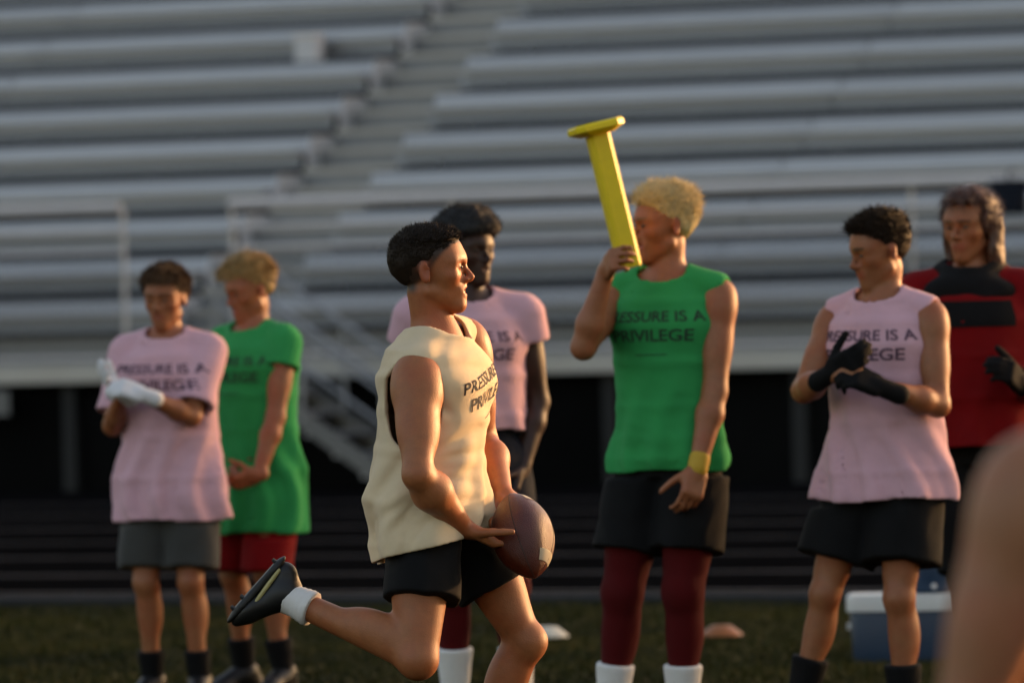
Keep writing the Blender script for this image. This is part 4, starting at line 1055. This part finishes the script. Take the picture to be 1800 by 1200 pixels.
m_blue = mat('cooler_blue', (0.010, 0.035, 0.075), rough=.4, var=.06)
m_lid = mat('cooler_white', (0.66, 0.66, 0.64), rough=.4, var=.05)
cg = G(1602, 1162); ch = empty('cooler_chest', (cg[0], cg[1], 0), -.12); tag(ch, 'low blue cooler chest with white lid standing on the grass', 'cooler')
def rbox(w, d, z0, z1, r, taper=1.0):
    pts = []; n = 5
    for z, s_ in ((z0, taper), (z0+.01, taper+.01 if taper < 1 else 1), (z1-.008, 1), (z1, .985)):
        for cx, cy, a0 in ((w-r, d-r, 0), (-w+r, d-r, math.pi/2), (-w+r, -d+r, math.pi), (w-r, -d+r, 1.5*math.pi)):
            for i in range(n):
                t = a0+math.pi/2*i/(n-1); pts.append(((cx+r*math.cos(t))*s_, (cy+r*math.sin(t))*s_, z))
    N = 4*n; return MB().poly(pts, [(j*N+i, j*N+(i+1) % N, (j+1)*N+(i+1) % N, (j+1)*N+i) for j in range(3) for i in range(N)]+[tuple(range(N-1, -1, -1)), tuple(3*N+i for i in range(N))])
rbox(.245, .15, 0.0, .215, .04, .94).build('chest_body', m_blue, ch, True)
rbox(.258, .162, .217, .285, .045).build('lid', m_lid, ch, True)
rbox(.03, .012, .17, .225, .008).build('latch', m_lid, ch, True).location = (0, -.155, 0)
for sg in (-1, 1):
    MB().box(sg*.25-.012, sg*.25+.012, -.05, .05, .14, .165).build('handle', m_lid, ch)
jg = empty('drink_jug', (cg[0]+.095, cg[1]+.01, .286)); tag(jg, 'round blue drink jug with white lid on top of the cooler chest', 'jug')
MB().lathe([(.085, 0), (.098, .006), (.106, .02), (.108, .15), (.104, .165)]).build('jug_body', m_blue, jg, True)
MB().lathe([(.112, .167), (.114, .175), (.114, .215), (.104, .230), (.05, .236), (.045, .245), (.02, .246)]).build('lid', m_lid, jg, True)
MB().tube((0, -.10, .03), (0, -.135, .03), .012, .010).build('spigot', m_lid, jg, True)
hn = MB()
for i in range(10):
    t0, t1 = math.pi*i/10, math.pi*(i+1)/10; hn.tube((.116*math.cos(t0), -.03, .19+.05*math.sin(t0)*1.0), (.116*math.cos(t1), -.03, .19+.05*math.sin(t1)), .006, n=6)
hn.build('handle', m_lid, jg, True)
def disc(px, py, col, label, nm):
    g = G(px, py); o = MB().lathe([(.098, 0), (.100, .003), (.092, .012), (.050, .046), (.028, .050), (.024, .047), (.046, .040), (.086, .008)], 32).build('disc_cone', mat(nm, col, rough=.45, var=.05), None, True)
    o.location = (g[0], g[1], .003+.02); tag(o, label, 'cone', 'flat training cones on the grass'); return o
disc(962, 1128, (.62, .56, .44), 'white flat disc cone on the grass beside the runner', 'disc_white')
disc(1268, 1126, (.30, .085, .012), 'orange flat disc cone on the grass behind the pylon holder', 'disc_orange')
# on the stand
bag = empty('backpack', loc2w(5.11, -0.13, 2.42), -YAW); tag(bag, 'dark navy backpack hanging on the top rail of the grandstand at the right edge', 'backpack')
rbox(.17, .09, 0, .32, .06, .95).build('main_bag', m_navy, bag, True); q = rbox(.14, .04, .02, .18, .03).build('pocket', m_navy, bag, True); q.location = (0, -.11, 0)
hh = MB()
for i in range(6):
    t0, t1 = math.pi*i/6, math.pi*(i+1)/6; hh.tube((0, .105+.11*math.cos(t0), .315+.10*math.sin(t0)), (0, .105+.11*math.cos(t1), .315+.10*math.sin(t1)), .010, n=6)
hh.build('grab_handle', m_black, bag, True)
bx_ = empty('pale_box', loc2w(-5.15, Y0+6*TREAD+.55, Z0+6*RISE+.407), -YAW); tag(bx_, 'small pale cardboard box left on the upper rows of the grandstand', 'box')
m_card = mat('pale_card', (.62, .60, .60), rough=.8, var=.08)
MB().box(-.12, .12, -.10, .10, 0, .26).build('carton', m_card, bx_)
MB().poly([(-.13, -.11, .262), (.13, -.11, .262), (.13, .11, .262), (-.13, .11, .262), (-.13, -.11, .285), (.13, -.11, .285), (.13, .11, .285), (-.13, .11, .285)],
          [(0,3,2,1),(4,5,6,7),(0,1,5,4),(1,2,6,5),(2,3,7,6),(3,0,4,7)]).build('lid', mat('sunlit_lid', (.74, .60, .48), rough=.7), bx_)  # warm sunlight on the box top is put into the lid colour
